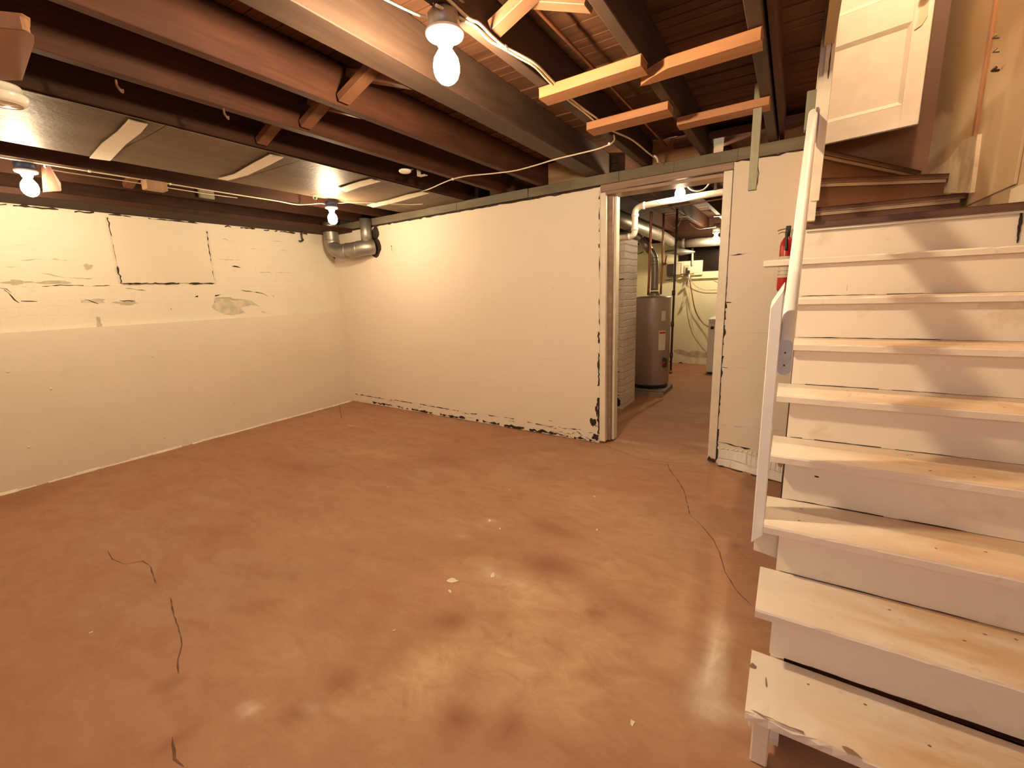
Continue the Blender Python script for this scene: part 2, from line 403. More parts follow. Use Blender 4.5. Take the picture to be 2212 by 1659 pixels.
wh_s = spots([(1550,1375,.035,.13,.05,.8),(1540,1450,.035,.10,.0,.9),(1530,1510,.05,.09,.1,.85),(1575,1545,.09,.03,.2,.5),(537,1532,.035,.028,.2,.8),(670,1528,.02,.02,0,.5),
              (1545,965,.2,.04,0,.5),(1360,955,.18,.035,0,.5),(1130,945,.2,.01,.6,.3),(1400,935,.12,.008,.5,.4),(1120,1265,.05,.02,.3,.5),(1000,1160,.06,.02,.3,.35),(1060,1235,.08,.03,-.3,.5),(760,920,.08,.01,0,.4),
              (1320,1215,.06,.01,.5,.3),(1060,1125,.04,.02,.2,.5)])
attr('tan', tan_s); attr('ochre', och_s); attr('dark', dark_s); attr('white', wh_s)

# ------------------------------------------------------------------ left wall: smooth lower half, brick upper half, boarded-up opening
M_faint = plain('faint_wall_stain', (.50,.44,.32), .85, 0, .15, 25, .2)
lw = MB()
lw.box(-.35, 0, -5.5, .06, 0, 1.165, 0)                       # concrete lower half
lw.box(-.35, -.06, -5.5, .10, 1.165, 2.085, 1)                # painted brick above, set back
X1 = -.06
def wl(px, py, x=X1): q = bp(px, py, 0, x); return q
def wcr(pix, wd, x=X1, mi=2, jit=.7): lw.strip([wl(*q, x) for q in pix], (1,0,0), wd, mi, .0015, jit, .025)
# cracks and chips of the brick part
wcr([(10,625),(25,640),(40,655)], .010); wcr([(45,650),(80,651)], .006, jit=1)
wcr([(0,622),(14,624),(24,633)], .008)
wcr([(182,648),(200,652),(213,656)], .010, jit=1); wcr([(258,650),(300,651),(330,657),(360,667),(400,668),(440,662)], .006, jit=1)
wcr([(420,641),(450,640),(478,637)], .010, jit=1); wcr([(500,575),(520,578)], .008); wcr([(588,638),(592,642)], .02, jit=.3)
wcr([(45,620),(80,620),(130,616),(200,618),(240,617)], .004, jit=1); wcr([(270,622),(315,628)], .005, jit=1); wcr([(520,627),(560,632),(580,640)], .005, jit=1)
for a, b_ in (((40,563),(95,560)), ((150,601),(200,602)), ((10,575),(60,580)), ((540,538),(575,537)), ((480,515),(500,520)), ((600,540),(640,543)), ((470,560),(530,562)), ((560,588),(640,590)), ((90,590),(140,600)), ((590,520),(610,522)),((30,530),(60,528)),((110,560),(150,563)),((560,672),(590,680))):
    wcr([a, b_], .0045, mi=4, jit=1.2)
# bare cement patches
lw.blob(wl(510,662), (1,0,0), .22, .085, 3, .0012, .15, .35, 22); lw.blob(wl(200,650), (1,0,0), .08, .02, 3, .0012, 0, .4)
lw.blob(wl(545,668), (1,0,0), .10, .045, 1, .0022, .1, .15, 18); lw.blob(wl(395,662), (1,0,0), .12, .04, 1, .0022, .05, .15, 18)
# ragged dark line where the wall meets the sill
lw.strip([(X1, -4.4, 2.073), (X1, -.03, 2.075)], (1,0,0), .012, 2, .002, .9, .03)
# boarding of the old window opening
pw = [wl(228,468), wl(258,613), wl(461,610), wl(440,485)]
lw.blob(wl(490,650), (1,0,0), .16, .03, 4, .001, .05, .5); lw.blob(wl(120,610), (1,0,0), .10, .012, 4, .001, 0, .6); lw.blob(wl(190,575), (1,0,0), .03, .02, 4, .001, 0, .6)
lw.blob(wl(40,610), (1,0,0), .06, .018, 4, .001, 0, .6); lw.blob(wl(275,655), (1,0,0), .08, .02, 4, .001, 0, .6); lw.blob(wl(215,700), (1,0,0), .02, .05, 4, .001, 0, .6)
wall_left = lw.build('wall_left', [M_wall, M_brick, M_black, plain('bare_plaster', (.60,.54,.42), .85, 0, .2, 14, .4), M_faint], origin=(0,-2,0)); struct(wall_left)
bd = MB(); y_a = -2.125; y_b = -1.39
bd.box(X1+.002, X1+.012, y_a, y_b, 1.52, 2.07)
for pts, wd in (([(0,y_a,2.07),(0,y_a,1.90)], .010), ([(0,y_a,1.90),(0,y_a,1.70)], .005), ([(0,y_a,1.66),(0,y_a,1.515)], .012), ([(0,y_a,1.515),(0,y_b,1.515)], .010),
                ([(0,y_b,1.52),(0,y_b,1.66)], .011), ([(0,y_b,1.72),(0,y_b,1.9)], .006), ([(0,y_b,1.92),(0,y_b,2.07)], .012)):
    bd.strip([(X1+.0115, p[1], p[2]) for p in pts], (1,0,0), wd, 1, .0016, .8, .02)
wb = bd.build('window_board', [plain('window_board_paint', (.74,.66,.52), .55, 0, .03, 2, .02), M_black])
tag(wb, 'flat cream board closing the old window opening high in the left brick wall', 'board')
# little nail heads / lumps in the lower wall
kn = MB()
for px, py in ((17,803),(330,770),(505,870),(62,966),(608,742),(355,945),(110,840)):
    q = bp(px, py, 0, 0); kn.lathe([(.010,0),(.008,.004),(.0,.006)], q, (1,0,0), 8)
lump = kn.build('trim_5', M_wall); struct(lump)

bm_ = MB(); y = -4.9
while y < -.02:
    e = min(-.01, y+random.uniform(.05, .16)); h_ = random.uniform(.008, .020)
    if random.random() > .10: bm_.hexa([(0,y,0),(random.uniform(.006,.016),y,0),(random.uniform(.006,.016),e,0),(0,e,0),(0,y,h_),(.003,y,h_),(.003,e,h_*random.uniform(.7,1)),(0,e,h_)])
    y = e
struct(bm_.build('baseboard_left', plain('white_paint_bead', (.86,.78,.66), .6, 0, .1, 30, .4)))
# ------------------------------------------------------------------ partition (back wall), two lengths either side of the doorway
def part_wall(name, xa, xb, ztop, mat, decor):
    b = MB(); n = 40; T = .16
    front = []
    for i in range(n+1):
        x = xa+(xb-xa)*i/n
        front.append((x, yb(x), ztop + random.uniform(-.006, .004)))
    for i in range(n):
        xA, yA, zA = front[i]; xB, yB, zB = front[i+1]
        b.add([(xA,yA,0),(xB,yB,0),(xB,yB,zB),(xA,yA,zA)], [(0,1,2,3)], 0)
        b.add([(xA,yA,zA),(xB,yB,zB),(xB,yB+T,zB),(xA,yA+T,zA)], [(0,1,2,3)], 0)
        b.add([(xA,yA+T,0),(xB,yB+T,0),(xB,yB+T,zB),(xA,yA+T,zA)], [(3,2,1,0)], 0)
    for x in (xa, xb): b.add([(x,yb(x),0),(x,yb(x)+T,0),(x,yb(x)+T,ztop),(x,yb(x),ztop)], [(0,1,2,3)], 0)
    decor(b); return struct(b.build(name, mat, origin=((xa+xb)/2, yb((xa+xb)/2), 0)))
nb = Vector((-.042, -1, 0)).normalized()
def onb(x, z): return (x, yb(x), z)
def dec_left(b):
    xe = 3.455
    b.strip([onb(xe,.02), onb(xe+.002,.45), onb(xe,.98)], nb, .016, 1, .002, .8, .02)
    b.strip([onb(xe+.004,1.0), onb(xe+.004,1.62)], nb, .005, 1, .002, .9, .03)
    b.strip([onb(xe-.0,1.62), onb(xe,2.08)], nb, .006, 1, .002, .9, .03)
    b.strip([onb(.4,.03), onb(1.2,.02), onb(2.2,.018), onb(3.46,.012)], nb, .016, 1, .003, .9, .03)
    b.strip([onb(2.0,.085), onb(2.5,.10), onb(3.0,.075), onb(3.35,.10)], nb, .004, 1, .002, 1.2, .03)
    b.strip([onb(.05,.10), onb(.6,.095), onb(1.1,.10), onb(1.9,.09)], nb, .006, 1, .002, 1.1, .03)
    b.strip([onb(1.0,1.86), onb(1.005,1.78)], nb, .004, 1, .002, 1.0, .01)
    b.blob(onb(1.0,1.872), nb, .008,.008,1)
    for i in range(26):
        x = random.uniform(2.9, 3.44); z = random.uniform(.02, .16)
        b.strip([onb(x,z), onb(x+random.uniform(.02,.07), z+random.uniform(-.02,.02))], nb, .004, 1, .002, 1.0, .01)
    for i in range(16):
        x = random.uniform(.1, 3.0); z = random.uniform(.03, .10)
        b.strip([onb(x,z), onb(x+random.uniform(.02,.08), z+random.uniform(-.006,.006))], nb, .003, 1, .002, 1.0, .01)
    for z in (.46, .72): b.strip([onb(.3,z+.01), onb(1.9,z), onb(3.3,z-.003)], nb, .0010, 2, .001, 1.0, .06)
    for q in ((3.40,.18,.03,.045), (3.43,.05,.03,.03), (3.44,.30,.012,.05)): b.blob(onb(q[0],q[1]), nb, q[2], q[3], 1, .0025, 0, .5, 16)
    b.strip([onb(.2,2.110), onb(3.46,2.110)], nb, .012, 1, .003, .6, .04)      # ragged dark gap under the sill
W1 = part_wall('wall_back', -.06, 3.463, 2.108, [M_block, M_black, M_grey], dec_left)
def dec_right(b):
    xe = 4.412
    b.strip([onb(xe,.02), onb(xe,.33)], nb, .014, 1, .002, .8, .02); b.strip([onb(xe,.36), onb(xe,.74)], nb, .008, 1, .002, .9, .02)
    b.strip([onb(xe,.76), onb(xe,1.22)], nb, .009, 1, .002, .9, .02); b.strip([onb(xe,1.24), onb(xe,1.5)], nb, .003, 1, .002, .9, .02)
    b.strip([onb(xe-.004,1.62), onb(xe-.004,1.68)], nb, .010, 1, .002, .5, .02)
    for z in (.735, 1.20): b.strip([onb(xe,z), onb(xe+.04,z)], nb, .006, 1, .002, .6, .01)
    for z in (.30, .735, .98, 1.52): b.strip([onb(xe,z), onb(4.62,z+.01), onb(4.83,z+.012)], nb, .002, 2, .001, 1.0, .05)
    b.strip([onb(xe,1.52), onb(4.52,1.524)], nb, .004, 1, .0015, 1.0, .02)
    b.strip([onb(xe,.17), onb(4.6,.15), onb(4.83,.16)], nb, .005, 1, .002, 1.3, .03)
    for i in range(6): b.blob(onb(random.uniform(4.42,4.8), random.uniform(1.7,2.05)), nb, .003, .002, 2)
    b.strip([onb(4.42,2.117), onb(4.83,2.12)], nb, .012, 1, .003, .6, .04)
W2 = part_wall('wall_back_right', 4.412, 4.845, 2.12, [M_block, M_black, M_grey], dec_right)
# rough footing that bulges out under the right length of wall
ft = MB(); n = 14
for i in range(n):
    xA = 4.43+(4.86-4.43)*i/n; xB = 4.43+(4.86-4.43)*(i+1)/n
    dA = .03+.13*(i/n)**1.1+random.uniform(0,.01); dB = .03+.13*((i+1)/n)**1.1
    if i == 0: prevd = dA
    ft.hexa([(xA,yb(xA)-prevd,0),(xB,yb(xB)-dB,0),(xB,yb(xB)+.02,0),(xA,yb(xA)+.02,0),(xA,yb(xA)-.02,.12),(xB,yb(xB)-.02,.13),(xB,yb(xB)+.02,.13),(xA,yb(xA)+.02,.12)], 0)
    prevd = dB
ft.strip([(4.43,yb(4.43)-.045,0),(4.6,yb(4.6)-.10,0),(4.86,yb(4.86)-.175,0)], ZN, .022, 1, .0015, .7, .03)
struct(ft.build('trim_1', [M_pier, M_black]))

# sill plate and header
T = .16
b = MB(); n = 12
for i in range(n):
    xa = -.06+(4.84+.06)*i/n; xb = -.06+(4.84+.06)*(i+1)/n; d = random.uniform(-.006,.006)
    b.hexa([(xa,yb(xa)-.01+d,2.122),(xb,yb(xb)-.01+d,2.122),(xb,yb(xb)+T,2.122),(xa,yb(xa)+T,2.122),(xa,yb(xa)-.01+d,2.197),(xb,yb(xb)-.01+d,2.197),(xb,yb(xb)+T,2.197),(xa,yb(xa)+T,2.197)], 0)
tag(b.build('sill_plate', M_sill, bevel=.003), 'long grey-green timber plate running along the top of the back partition under the joists', 'beam')
b = MB(); xa, xb = 3.463, 4.412
b.hexa([(xa,yb(xa)-.004,2.066),(xb,yb(xb)-.004,2.074),(xb,yb(xb)+T,2.074),(xa,yb(xa)+T,2.066),(xa,yb(xa)-.004,2.121),(xb,yb(xb)-.004,2.121),(xb,yb(xb)+T,2.121),(xa,yb(xa)+T,2.121)])
tag(b.build('door_header', M_sillbrown, bevel=.004), 'brown timber header over the doorway, below the grey-green plate', 'beam')
# door frame
fr = thing('door_1', (3.95, yb(3.95), 0), 'cream painted wooden frame of the doorway in the back partition', 'door frame'); fr['kind'] = 'structure'
b = MB()
b.hexa([(3.466,yb(3.466)-.006,.02),(3.520,yb(3.52)-.006,.02),(3.520,yb(3.52)+.05,.02),(3.466,yb(3.466)+.05,.02)] + [(3.466,yb(3.466)-.006,2.063),(3.512,yb(3.51)-.006,2.063),(3.512,yb(3.51)+.05,2.063),(3.466,yb(3.466)+.05,2.063)])
b.box(3.500, 3.548, yb(3.5)+.052, yb(3.5)+.085, .02, 2.045, 1)
b.box(3.495, 3.566, yb(3.5)+.087, yb(3.5)+T+.01, .02, 2.045)
b.build('jamb', [M_trim, M_sillbrown], fr, bevel=.003)
b = MB()
b.box(4.352, 4.408, yb(4.38)-.006, yb(4.38)+.05, .03, 2.07); b.box(4.352, 4.404, yb(4.38)+.05, yb(4.38)+T, .0, 2.07)
b.strip([(4.352,yb(4.38)-.008,.02),(4.405,yb(4.38)-.008,.02)], nb, .05, 1, .002, .5, .01)
b.build('jamb', [M_trim, M_black], fr, bevel=.003)
b = MB(); b.box(3.513, 4.351, yb(3.9)-.004, yb(3.9)+T, 2.040, 2.064); b.build('head', M_sillbrown, fr, bevel=.002)

# ------------------------------------------------------------------ other walls and the ceiling
def wall(name, x0, x1, y0, y1, z0, z1, mt): b = MB(); b.box(x0,x1,y0,y1,z0,z1); return struct(b.build(name, mt, origin=((x0+x1)/2,(y0+y1)/2,z0)))
wall('wall_under_stairs', 4.86, WX, -.12, -.04, 0, 1.56, M_block)
wall('wall_front', -.35, WX+.2, -5.7, -5.5, 0, 2.39, M_block)
rw = MB(); rw.box(WX, WX+.15, -5.5, 1.45, 0, 4.7)
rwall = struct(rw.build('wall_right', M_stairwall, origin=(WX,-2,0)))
wall('wall_utility_left', 2.20, 2.35, .2, 4.6, 0, SUB, M_util)
b = MB(); b.box(2.2, WX+.15, 4.45, 4.6, 0, SUB, 0)
def uy(px, py): return bp(px, py, 1, 4.45)
nu = (0,-1,0)
b.strip([uy(1460,784), uy(1525,791)], nu, .02, 1, .002, .8, .04)
b.strip([uy(1435,605), uy(1480,603), uy(1530,601), uy(1557,598)], nu, .008, 1, .002, .7, .04)
b.strip([uy(1340,550), uy(1380,548), uy(1400,540)], nu, .010, 1, .002, .9, .04)
b.blob(uy(1500,765), nu, .25, .05, 2, .001, 0, .4); b.blob(uy(1470,760), nu, .12, .04, 2, .001, 0, .4)
b.strip([uy(1540,606), uy(1556,612)], nu, .006, 1, .002, .9, .04)
struct(b.build('wall_utility_back', [M_util, M_black, M_grey], origin=(4,4.45,0)))
b = MB(); b.box(2.36, WX, 4.402, 4.448, 2.07, 2.385); struct(b.build('trim_7', M_joistdark))  # dark rim board added to make the utility ceiling read darker
b = MB(); b.box(2.352, 2.40, .3, 4.40, 2.07, 2.385); struct(b.build('trim_8', M_joistdark))
wall('wall_utility_right', WX, WX+.15, 1.45, 4.6, 0, SUB, M_util)
# subfloor boards (the ceiling): boards run left-right, with the stair opening left out
b = MB(); random.seed(3)
def boards(y0, y1, x0, x1):
    y = y0
    while y < y1-.001:
        e = min(y1, y+.062); dz = random.uniform(0, .006)
        b.box(x0, x1, y+.002, e-.002, SUB+dz, SUB+.02+dz); y = e
boards(-5.5, -1.45, -.35, WX); boards(-1.45, .13, -.35, 4.83); b.box(-.35, WX, -5.5, -1.45, SUB+.028, SUB+.05); b.box(-.35, 4.83, -1.45, 1.30, SUB+.028, SUB+.05); b.box(-.35, WX, 1.30, 4.6, SUB+.028, SUB+.05)
struct(b.build('ceiling', M_subfl, origin=(2.5,-1,SUB)))
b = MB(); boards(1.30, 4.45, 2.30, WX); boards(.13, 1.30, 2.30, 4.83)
struct(b.build('ceiling_utility', wood('shaded_utility_boards', (.055,.025,.015), (.10,.046,.028), 'X', .75), origin=(4,2.5,SUB)))  # same boards as the ceiling, with the utility room's shade in their colour
# stairwell
b = MB(); b.box(4.2, WX, 1.28, 1.36, 1.5, 4.7); struct(b.build('wall_stairwell_back', M_shadedwall))
b = MB(); b.box(4.84, 4.88, -1.45, -.945, 2.36, 4.7); b.box(4.835, 4.875, -.835, -.10, 2.44, 4.7)
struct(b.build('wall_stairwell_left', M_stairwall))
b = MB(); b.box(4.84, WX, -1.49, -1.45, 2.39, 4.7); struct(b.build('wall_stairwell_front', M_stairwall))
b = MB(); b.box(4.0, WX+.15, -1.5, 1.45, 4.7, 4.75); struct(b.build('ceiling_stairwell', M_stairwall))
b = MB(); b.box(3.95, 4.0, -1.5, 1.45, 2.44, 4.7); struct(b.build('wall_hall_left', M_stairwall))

# ------------------------------------------------------------------ joists
random.seed(11)
def joist(x0, x1, ya, yc, z0, label, mt, group='ceiling joists', zt=SUB-.002):
    b = MB(); n = 10
    for i in range(n):
        a = ya+(yc-ya)*i/n; c = ya+(yc-ya)*(i+1)/n
        b.v += []
    ys = [ya+(yc-ya)*i/n for i in range(n+1)]
    w = [(random.uniform(-.0015,.0015), random.uniform(-.0015,.0015)) for _ in ys]
    vs = []
    for y, (dx, dz) in zip(ys, w): vs += [(x0+dx,y,z0+dz),(x1+dx,y,z0+dz),(x1+dx,y,zt),(x0+dx,y,zt)]
    fs = [(0,1,2,3), tuple(4*n+i for i in (3,2,1,0))]
    for i in range(n):
        for k in range(4): fs.append((4*i+k, 4*i+4+k, 4*i+4+(k+1) % 4, 4*i+(k+1) % 4))
    b.add(vs, fs); o = b.build('floor_joist', mt, bevel=.003)
    return tag(o, label, 'joist', group)
YF = -5.45
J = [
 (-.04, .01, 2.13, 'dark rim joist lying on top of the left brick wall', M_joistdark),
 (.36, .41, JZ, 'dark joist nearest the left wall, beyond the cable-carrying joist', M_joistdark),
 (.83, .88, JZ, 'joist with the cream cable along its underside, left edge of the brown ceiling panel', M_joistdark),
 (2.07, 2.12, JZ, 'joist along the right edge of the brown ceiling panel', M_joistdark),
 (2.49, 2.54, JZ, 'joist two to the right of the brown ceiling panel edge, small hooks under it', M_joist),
 (2.905, 2.955, JZ, 'broad reddish joist between the hooked joist and the doubled joist', M_joist),
 (3.34, 3.47, JZ, 'thick doubled joist with nail debris, left of the big bare bulb', M_joistlamp),
 (3.785, 3.835, JZ, 'joist carrying the big bare bulb and the paired cables', M_joistlamp),
 (4.195, 4.24, JZ, 'joist where the left and right orange furring strips meet', M_joistlamp),
 (4.60, 4.65, JZ, 'joist nearest the staircase opening', M_joistlamp)]
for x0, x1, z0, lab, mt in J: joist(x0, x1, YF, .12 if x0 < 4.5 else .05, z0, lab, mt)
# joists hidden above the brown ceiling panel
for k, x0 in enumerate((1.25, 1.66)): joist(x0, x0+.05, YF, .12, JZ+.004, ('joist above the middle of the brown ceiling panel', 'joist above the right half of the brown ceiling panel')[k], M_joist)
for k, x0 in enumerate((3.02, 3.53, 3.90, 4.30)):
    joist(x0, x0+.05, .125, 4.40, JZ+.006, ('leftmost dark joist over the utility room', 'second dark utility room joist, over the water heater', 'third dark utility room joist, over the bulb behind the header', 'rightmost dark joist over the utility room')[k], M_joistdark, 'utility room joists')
b = MB(); b.box(-.06, .34, -4.5, .05, 2.085, 2.128); tag(b.build('sill_plate', M_joistdark, bevel=.003), 'dark flat timber plate on top of the left brick wall', 'beam')
b = MB(); b.box(4.66, 4.685, -4.2, -.05, 2.225, 2.385); tag(b.build('trimmer_board', M_joist, bevel=.002), 'thin dark board fixed against the joist nearest the stairs', 'board')
# solid block at the partition between two joists
b = MB(); b.box(2.957, 3.338, -.02, .02, 2.20, 2.385)
tag(b.build('end_block', wood('tan_end_block', (.36,.22,.12), (.50,.32,.18), 'X'), bevel=.003), 'tan board closing the bay above the partition left of the doubled joist', 'board')
b = MB(); b.box(3.84, 4.193, -.03, .0, 2.20, 2.385)
tag(b.build('end_block', M_pine, bevel=.003), 'orange-brown board closing the bay above the doorway', 'board')

# cross bridging between joists, a row across the room
M_br = wood('bridging_wood', (.15, .06, .03), (.24, .10, .05), 'X', .6)
def bridge(xa, xb, y, label, mt=M_br):
    t = thing('cross_bridging', ((xa+xb)/2, y, JZ+.01), label, 'bridging', 'cross bridging pairs between the joists')
    for k, (p, q) in enumerate((((xa, y-.03, JZ+.02), (xb, y-.03, SUB-.035)), ((xa, y+.03, SUB-.035), (xb, y+.03, JZ+.02)))):
        d = (Vector(q)-Vector(p)).normalized()
        MB().bar(Vector(p)+d*.014, Vector(q)-d*.014, .060, .036, (0,0,1)).build('brace', mt, t, bevel=.002)
bridge(2.54, 2.905, -2.0, 'pair of crossed braces just left of the broad reddish joist')
bridge(2.12, 2.49, -2.0, 'pair of crossed braces beside the brown ceiling panel')
bridge(2.955, 3.34, -2.08, 'pair of crossed braces between the reddish joist and the doubled joist')
bridge(3.835, 4.195, -2.13, 'pair of crossed tan braces at the top edge, right of the big bare bulb', M_tanwood)
bridge(.41, .83, -2.08, 'pair of crossed braces at the left, beyond the cable-carrying joist')
# small wood blocks at the left wall
b = MB(); b.box(.80, .885, -2.16, -2.03, 2.135, 2.197); tag(b.build('wood_block', M_blockwood, bevel=.004), 'small tan block nailed under the cable-carrying joist', 'block')
b = MB(); b.prism([(.75,-2.665,2.05),(.79,-2.60,2.06),(.81,-2.60,2.10),(.828,-2.64,2.20),(.81,-2.66,2.20)], (.018,.0,.0)); tag(b.build('wood_block', M_joistdark, bevel=.004), 'pale chipped block beside the leftmost bulb', 'block')
b = MB(); b.box(.415, .44, -1.62, -1.50, 2.215, 2.375); tag(b.build('wood_block', M_greenwood, bevel=.003), 'grey-green block high between the joists above the boarded window', 'block')

# orange furring strips nailed under the joists
def furring(x0, x1, y0, y1, z0, z1, label, dy=0, point=False):
    b = MB()
    if point:   # left end split to a point
        poly = [(x0,y1+dy*0,z0),(x0+.05,y0+.045,z0),(x0+.13,y0,z0),(x1,y0+dy,z0),(x1,y1+dy,z0),(x0+.03,y1+.006,z0)]
    else: poly = [(x0,y0,z0),(x1,y0+dy,z0),(x1,y1+dy,z0),(x0,y1,z0)]
    b.prism(poly, (0,0,z1-z0)); o = b.build('furring_strip', M_pine, bevel=.002)
    return tag(o, label, 'batten', 'orange furring strips under the joists')
furring(3.79, 4.245, -1.725, -1.635, 2.155, 2.197, 'widest orange furring strip, with a knot, nearer of the left pair', -.02)
furring(3.80, 4.228, -1.21, -1.10, 2.160, 2.197, 'orange furring strip crossed by the cable junction, farther of the left pair', -.02)
furring(4.195, 4.645, -1.66, -1.575, 2.155, 2.197, 'orange furring strip with a pointed left end, nearer of the right pair', -.015, True)
furring(4.215, 4.642, -.975, -.885, 2.160, 2.197, 'darker orange furring strip, farther of the right pair beside the hanging board', -.01)
b = MB(); b.box(4.574, 4.612, -.972, -.945, 1.785, 2.27) ; hb = b
hb.strip([(4.612,-.972,1.90),(4.618,-.972,1.86),(4.615,-.972,1.80)], (0,-1,0), .004, 1, .001, .5, .02)
tag(hb.build('hanging_board', [M_greenwood, M_black], bevel=.002), 'grey-green upright board hanging down from the joist in front of the partition', 'board')

# ------------------------------------------------------------------ brown ceiling panel with white tape strips over its joints
t = thing('ceiling_panel', (1.65, -2, 2.18), 'brown varnished hardboard panels under the joists with white strips over the joints', 'ceiling panel')
seams = [-4.6, -3.35, -2.49, -1.76, -1.0, -.33, -.03]
for k in range(len(seams)-1):
    b = MB(); a, c = seams[k]+.002, seams[k+1]-.002; n = 10; m_ = 8; base = len(b.v)
    for j in range(m_+1):
        for i in range(n+1):
            x = 1.235+(2.10-1.235)*i/n; y = a+(c-a)*j/m_
            sag = .006*math.sin(math.pi*min(1, (x-1.235)/.43 if x < 1.665 else (x-1.665)/.43))*(.4+.6*noise.noise(Vector((x*2, y*2, k))))
            b.v.append(Vector((x, y, 2.193-abs(sag))))
    for j in range(m_):
        for i in range(n):
            q = j*(n+1)+i; b.face([q, q+n+1, q+n+2, q+1], 0, True)
    b.box(1.235, 2.10, a, c, 2.193, 2.196)
    b.build('panel', M_panel, t)
def tape(pl, pr, z=2.180, left_x=1.235):
    """pl, pr: outlines (x, y) down each side"""
    b = MB(); n = len(pl); vs = [(x, y, z+random.uniform(-.0015,.0015)) for x, y in pl]+[(x, y, z+random.uniform(-.0015,.0015)) for x, y in pr]
    b.add(vs, [(i, i+1, n+i+1, n+i) for i in range(n-1)]); b.add([(x,y,q+.003) for (x,y,q) in vs], [(i, n+i, n+i+1, i+1) for i in range(n-1)])
    for x0 in (0,): pass
    b.blob((pl[0][0]-.02, (pl[0][1]+pr[0][1])/2, z), (0,0,-1), .012, .03, 0, .003)
    return b.build('tape_strip', plain('tape_white', (.86,.80,.68), .5, 0, .06, 8, .3) if 'tape_white' not in bpy.data.materials else bpy.data.materials['tape_white'], t)
def tp(px, py): q = bp(px, py, 2, 2.182); return (min(max(q.x, 1.236), 2.098), q.y)
tape([tp(282,255), tp(252,284), tp(220,310), tp(193,341)], [tp(330,262), tp(304,287), tp(272,311), tp(238,347)])
tape([tp(591,330), tp(545,353), tp(505,376), tp(470,386)], [tp(623,337), tp(580,357), tp(535,378), tp(492,389)])
tape([tp(803,386), tp(780,391), tp(752,399), tp(728,408)], [tp(828,390), tp(803,397), tp(775,405), tp(748,414)])
tape([tp(913,413), tp(880,420), tp(840,432), tp(792,443)], [tp(933,416), tp(898,425), tp(855,437), tp(806,448)])

# ------------------------------------------------------------------ bare-bulb lamps
def bulb_prof(r): # bulb outline from the neck down (height negative)
    return [(.016,0),(.018,-.006),(r*.62,-.018),(r*.9,-.036),(r,-.056),(r*.98,-.074),(r*.82,-.092),(r*.55,-.104),(r*.25,-.110),(.0,-.112)]
def lamp(loc, key, label, box='blue', disk=.057, r=.031, pull=True, chain=None, boxh=.045):
    x, y, z = loc   # z = underside of what it hangs from
    t = thing('ceiling_lamp', (x,y,z-boxh), label, 'lamp', 'bare bulb ceiling lamps')
    bm = M_bluebox if box == 'blue' else M_galv
    MB().lathe([(.0,0),(.046,0),(.050,-.004),(.050,-boxh),(.0,-boxh)], (x,y,z-.001), seg=8).build('junction_box', bm, t)
    z1 = z-boxh
    lh = MB().lathe([(.0,-.001),(disk*.98,-.001),(disk,-.006),(disk*.93,-.014),(.030,-.022),(.024,-.040),(.021,-.042),(.0,-.042)], (x,y,z1), seg=32)
    lh = lh.build('lamp_holder', M_porc, t)
    for a_ in (-.9, 2.24): MB().lathe([(.0,.0),(.004,.0),(.004,-.002),(.0,-.0025)], (x+.040*math.cos(a_), y+.040*math.sin(a_), z1-.0125), seg=8).build('screw', M_galv, lh)
    if key in ('mid', 'corner'): MB().tube([(x+.028,y-.01,z1-.02),(x+.030,y-.012,z1-.05),(x+.030,y-.012,z1-.085)], .0012, 6).build('pull_chain', M_galv, lh)
    MB().lathe(bulb_prof(r), (x,y,z1-.040), seg=24).build('bulb', M_bulbglass[key], t)
    return t
lamp((3.80,-2.375,2.198), 'mid', 'big bare bulb in a round porcelain holder at the top centre of the view', 'galv', .062, .042, boxh=.055)
lamp((.80,-2.735,2.198), 'left', 'bare bulb under a blue box at the far left, above the left wall', 'blue', .055, .041)
lamp((1.22,-.905,2.180), 'corner', 'bare bulb under a blue box near the far corner, beside the duct elbow', 'blue', .055, .041)
lamp((3.965,.36,2.205), 'utility', 'bare bulb just behind the doorway header in front of the white pipe', 'galv', .05, .040)
lamp((3.79,3.70,2.205), 'washer', 'farthest bare bulb, over the washing machine in the utility room', 'galv', .05, .042, boxh=.12)
lamp((2.90,-4.75,2.198), 'rear_fill', 'added fill bulb under the joists behind the viewpoint, out of frame', 'blue', .055, .041)  # unseen bulb added to lift the light on the foreground
lamp((1.00,-4.40,2.198), 'rear_fill2', 'added fill bulb under the left joists behind the viewpoint, out of frame', 'blue', .055, .041)  # second unseen bulb added as fill from behind the camera
lamp((5.25,-.75,4.69), 'upstairs', 'bare bulb high over the stairwell, above the frame', 'blue', .055, .041)
# terminals and strap above the middle lamp
t = thing('cable_clamp', (3.84,-2.50,2.22), 'metal strap with three round knockouts above the big bare bulb', 'clamp')
q = bp(972, 24, 2, 2.26)
MB().bar(bp(948,27,2,2.235), bp(995,22,2,2.235), .012, .010, (0,0,1)).build('strap', M_galv, t)
for px in (957, 968, 980): MB().lathe([(.0,0),(.006,0),(.007,.006),(.0,.010)], bp(px, 9, 2, 2.255), (0,-.6,-1), 12).build('knockout', M_galv, t)
MB().tube([(3.80,-2.42,2.20),(3.82,-2.46,2.23),(3.84,-2.50,2.26)], .003, 6).build('wire', M_cable, t)

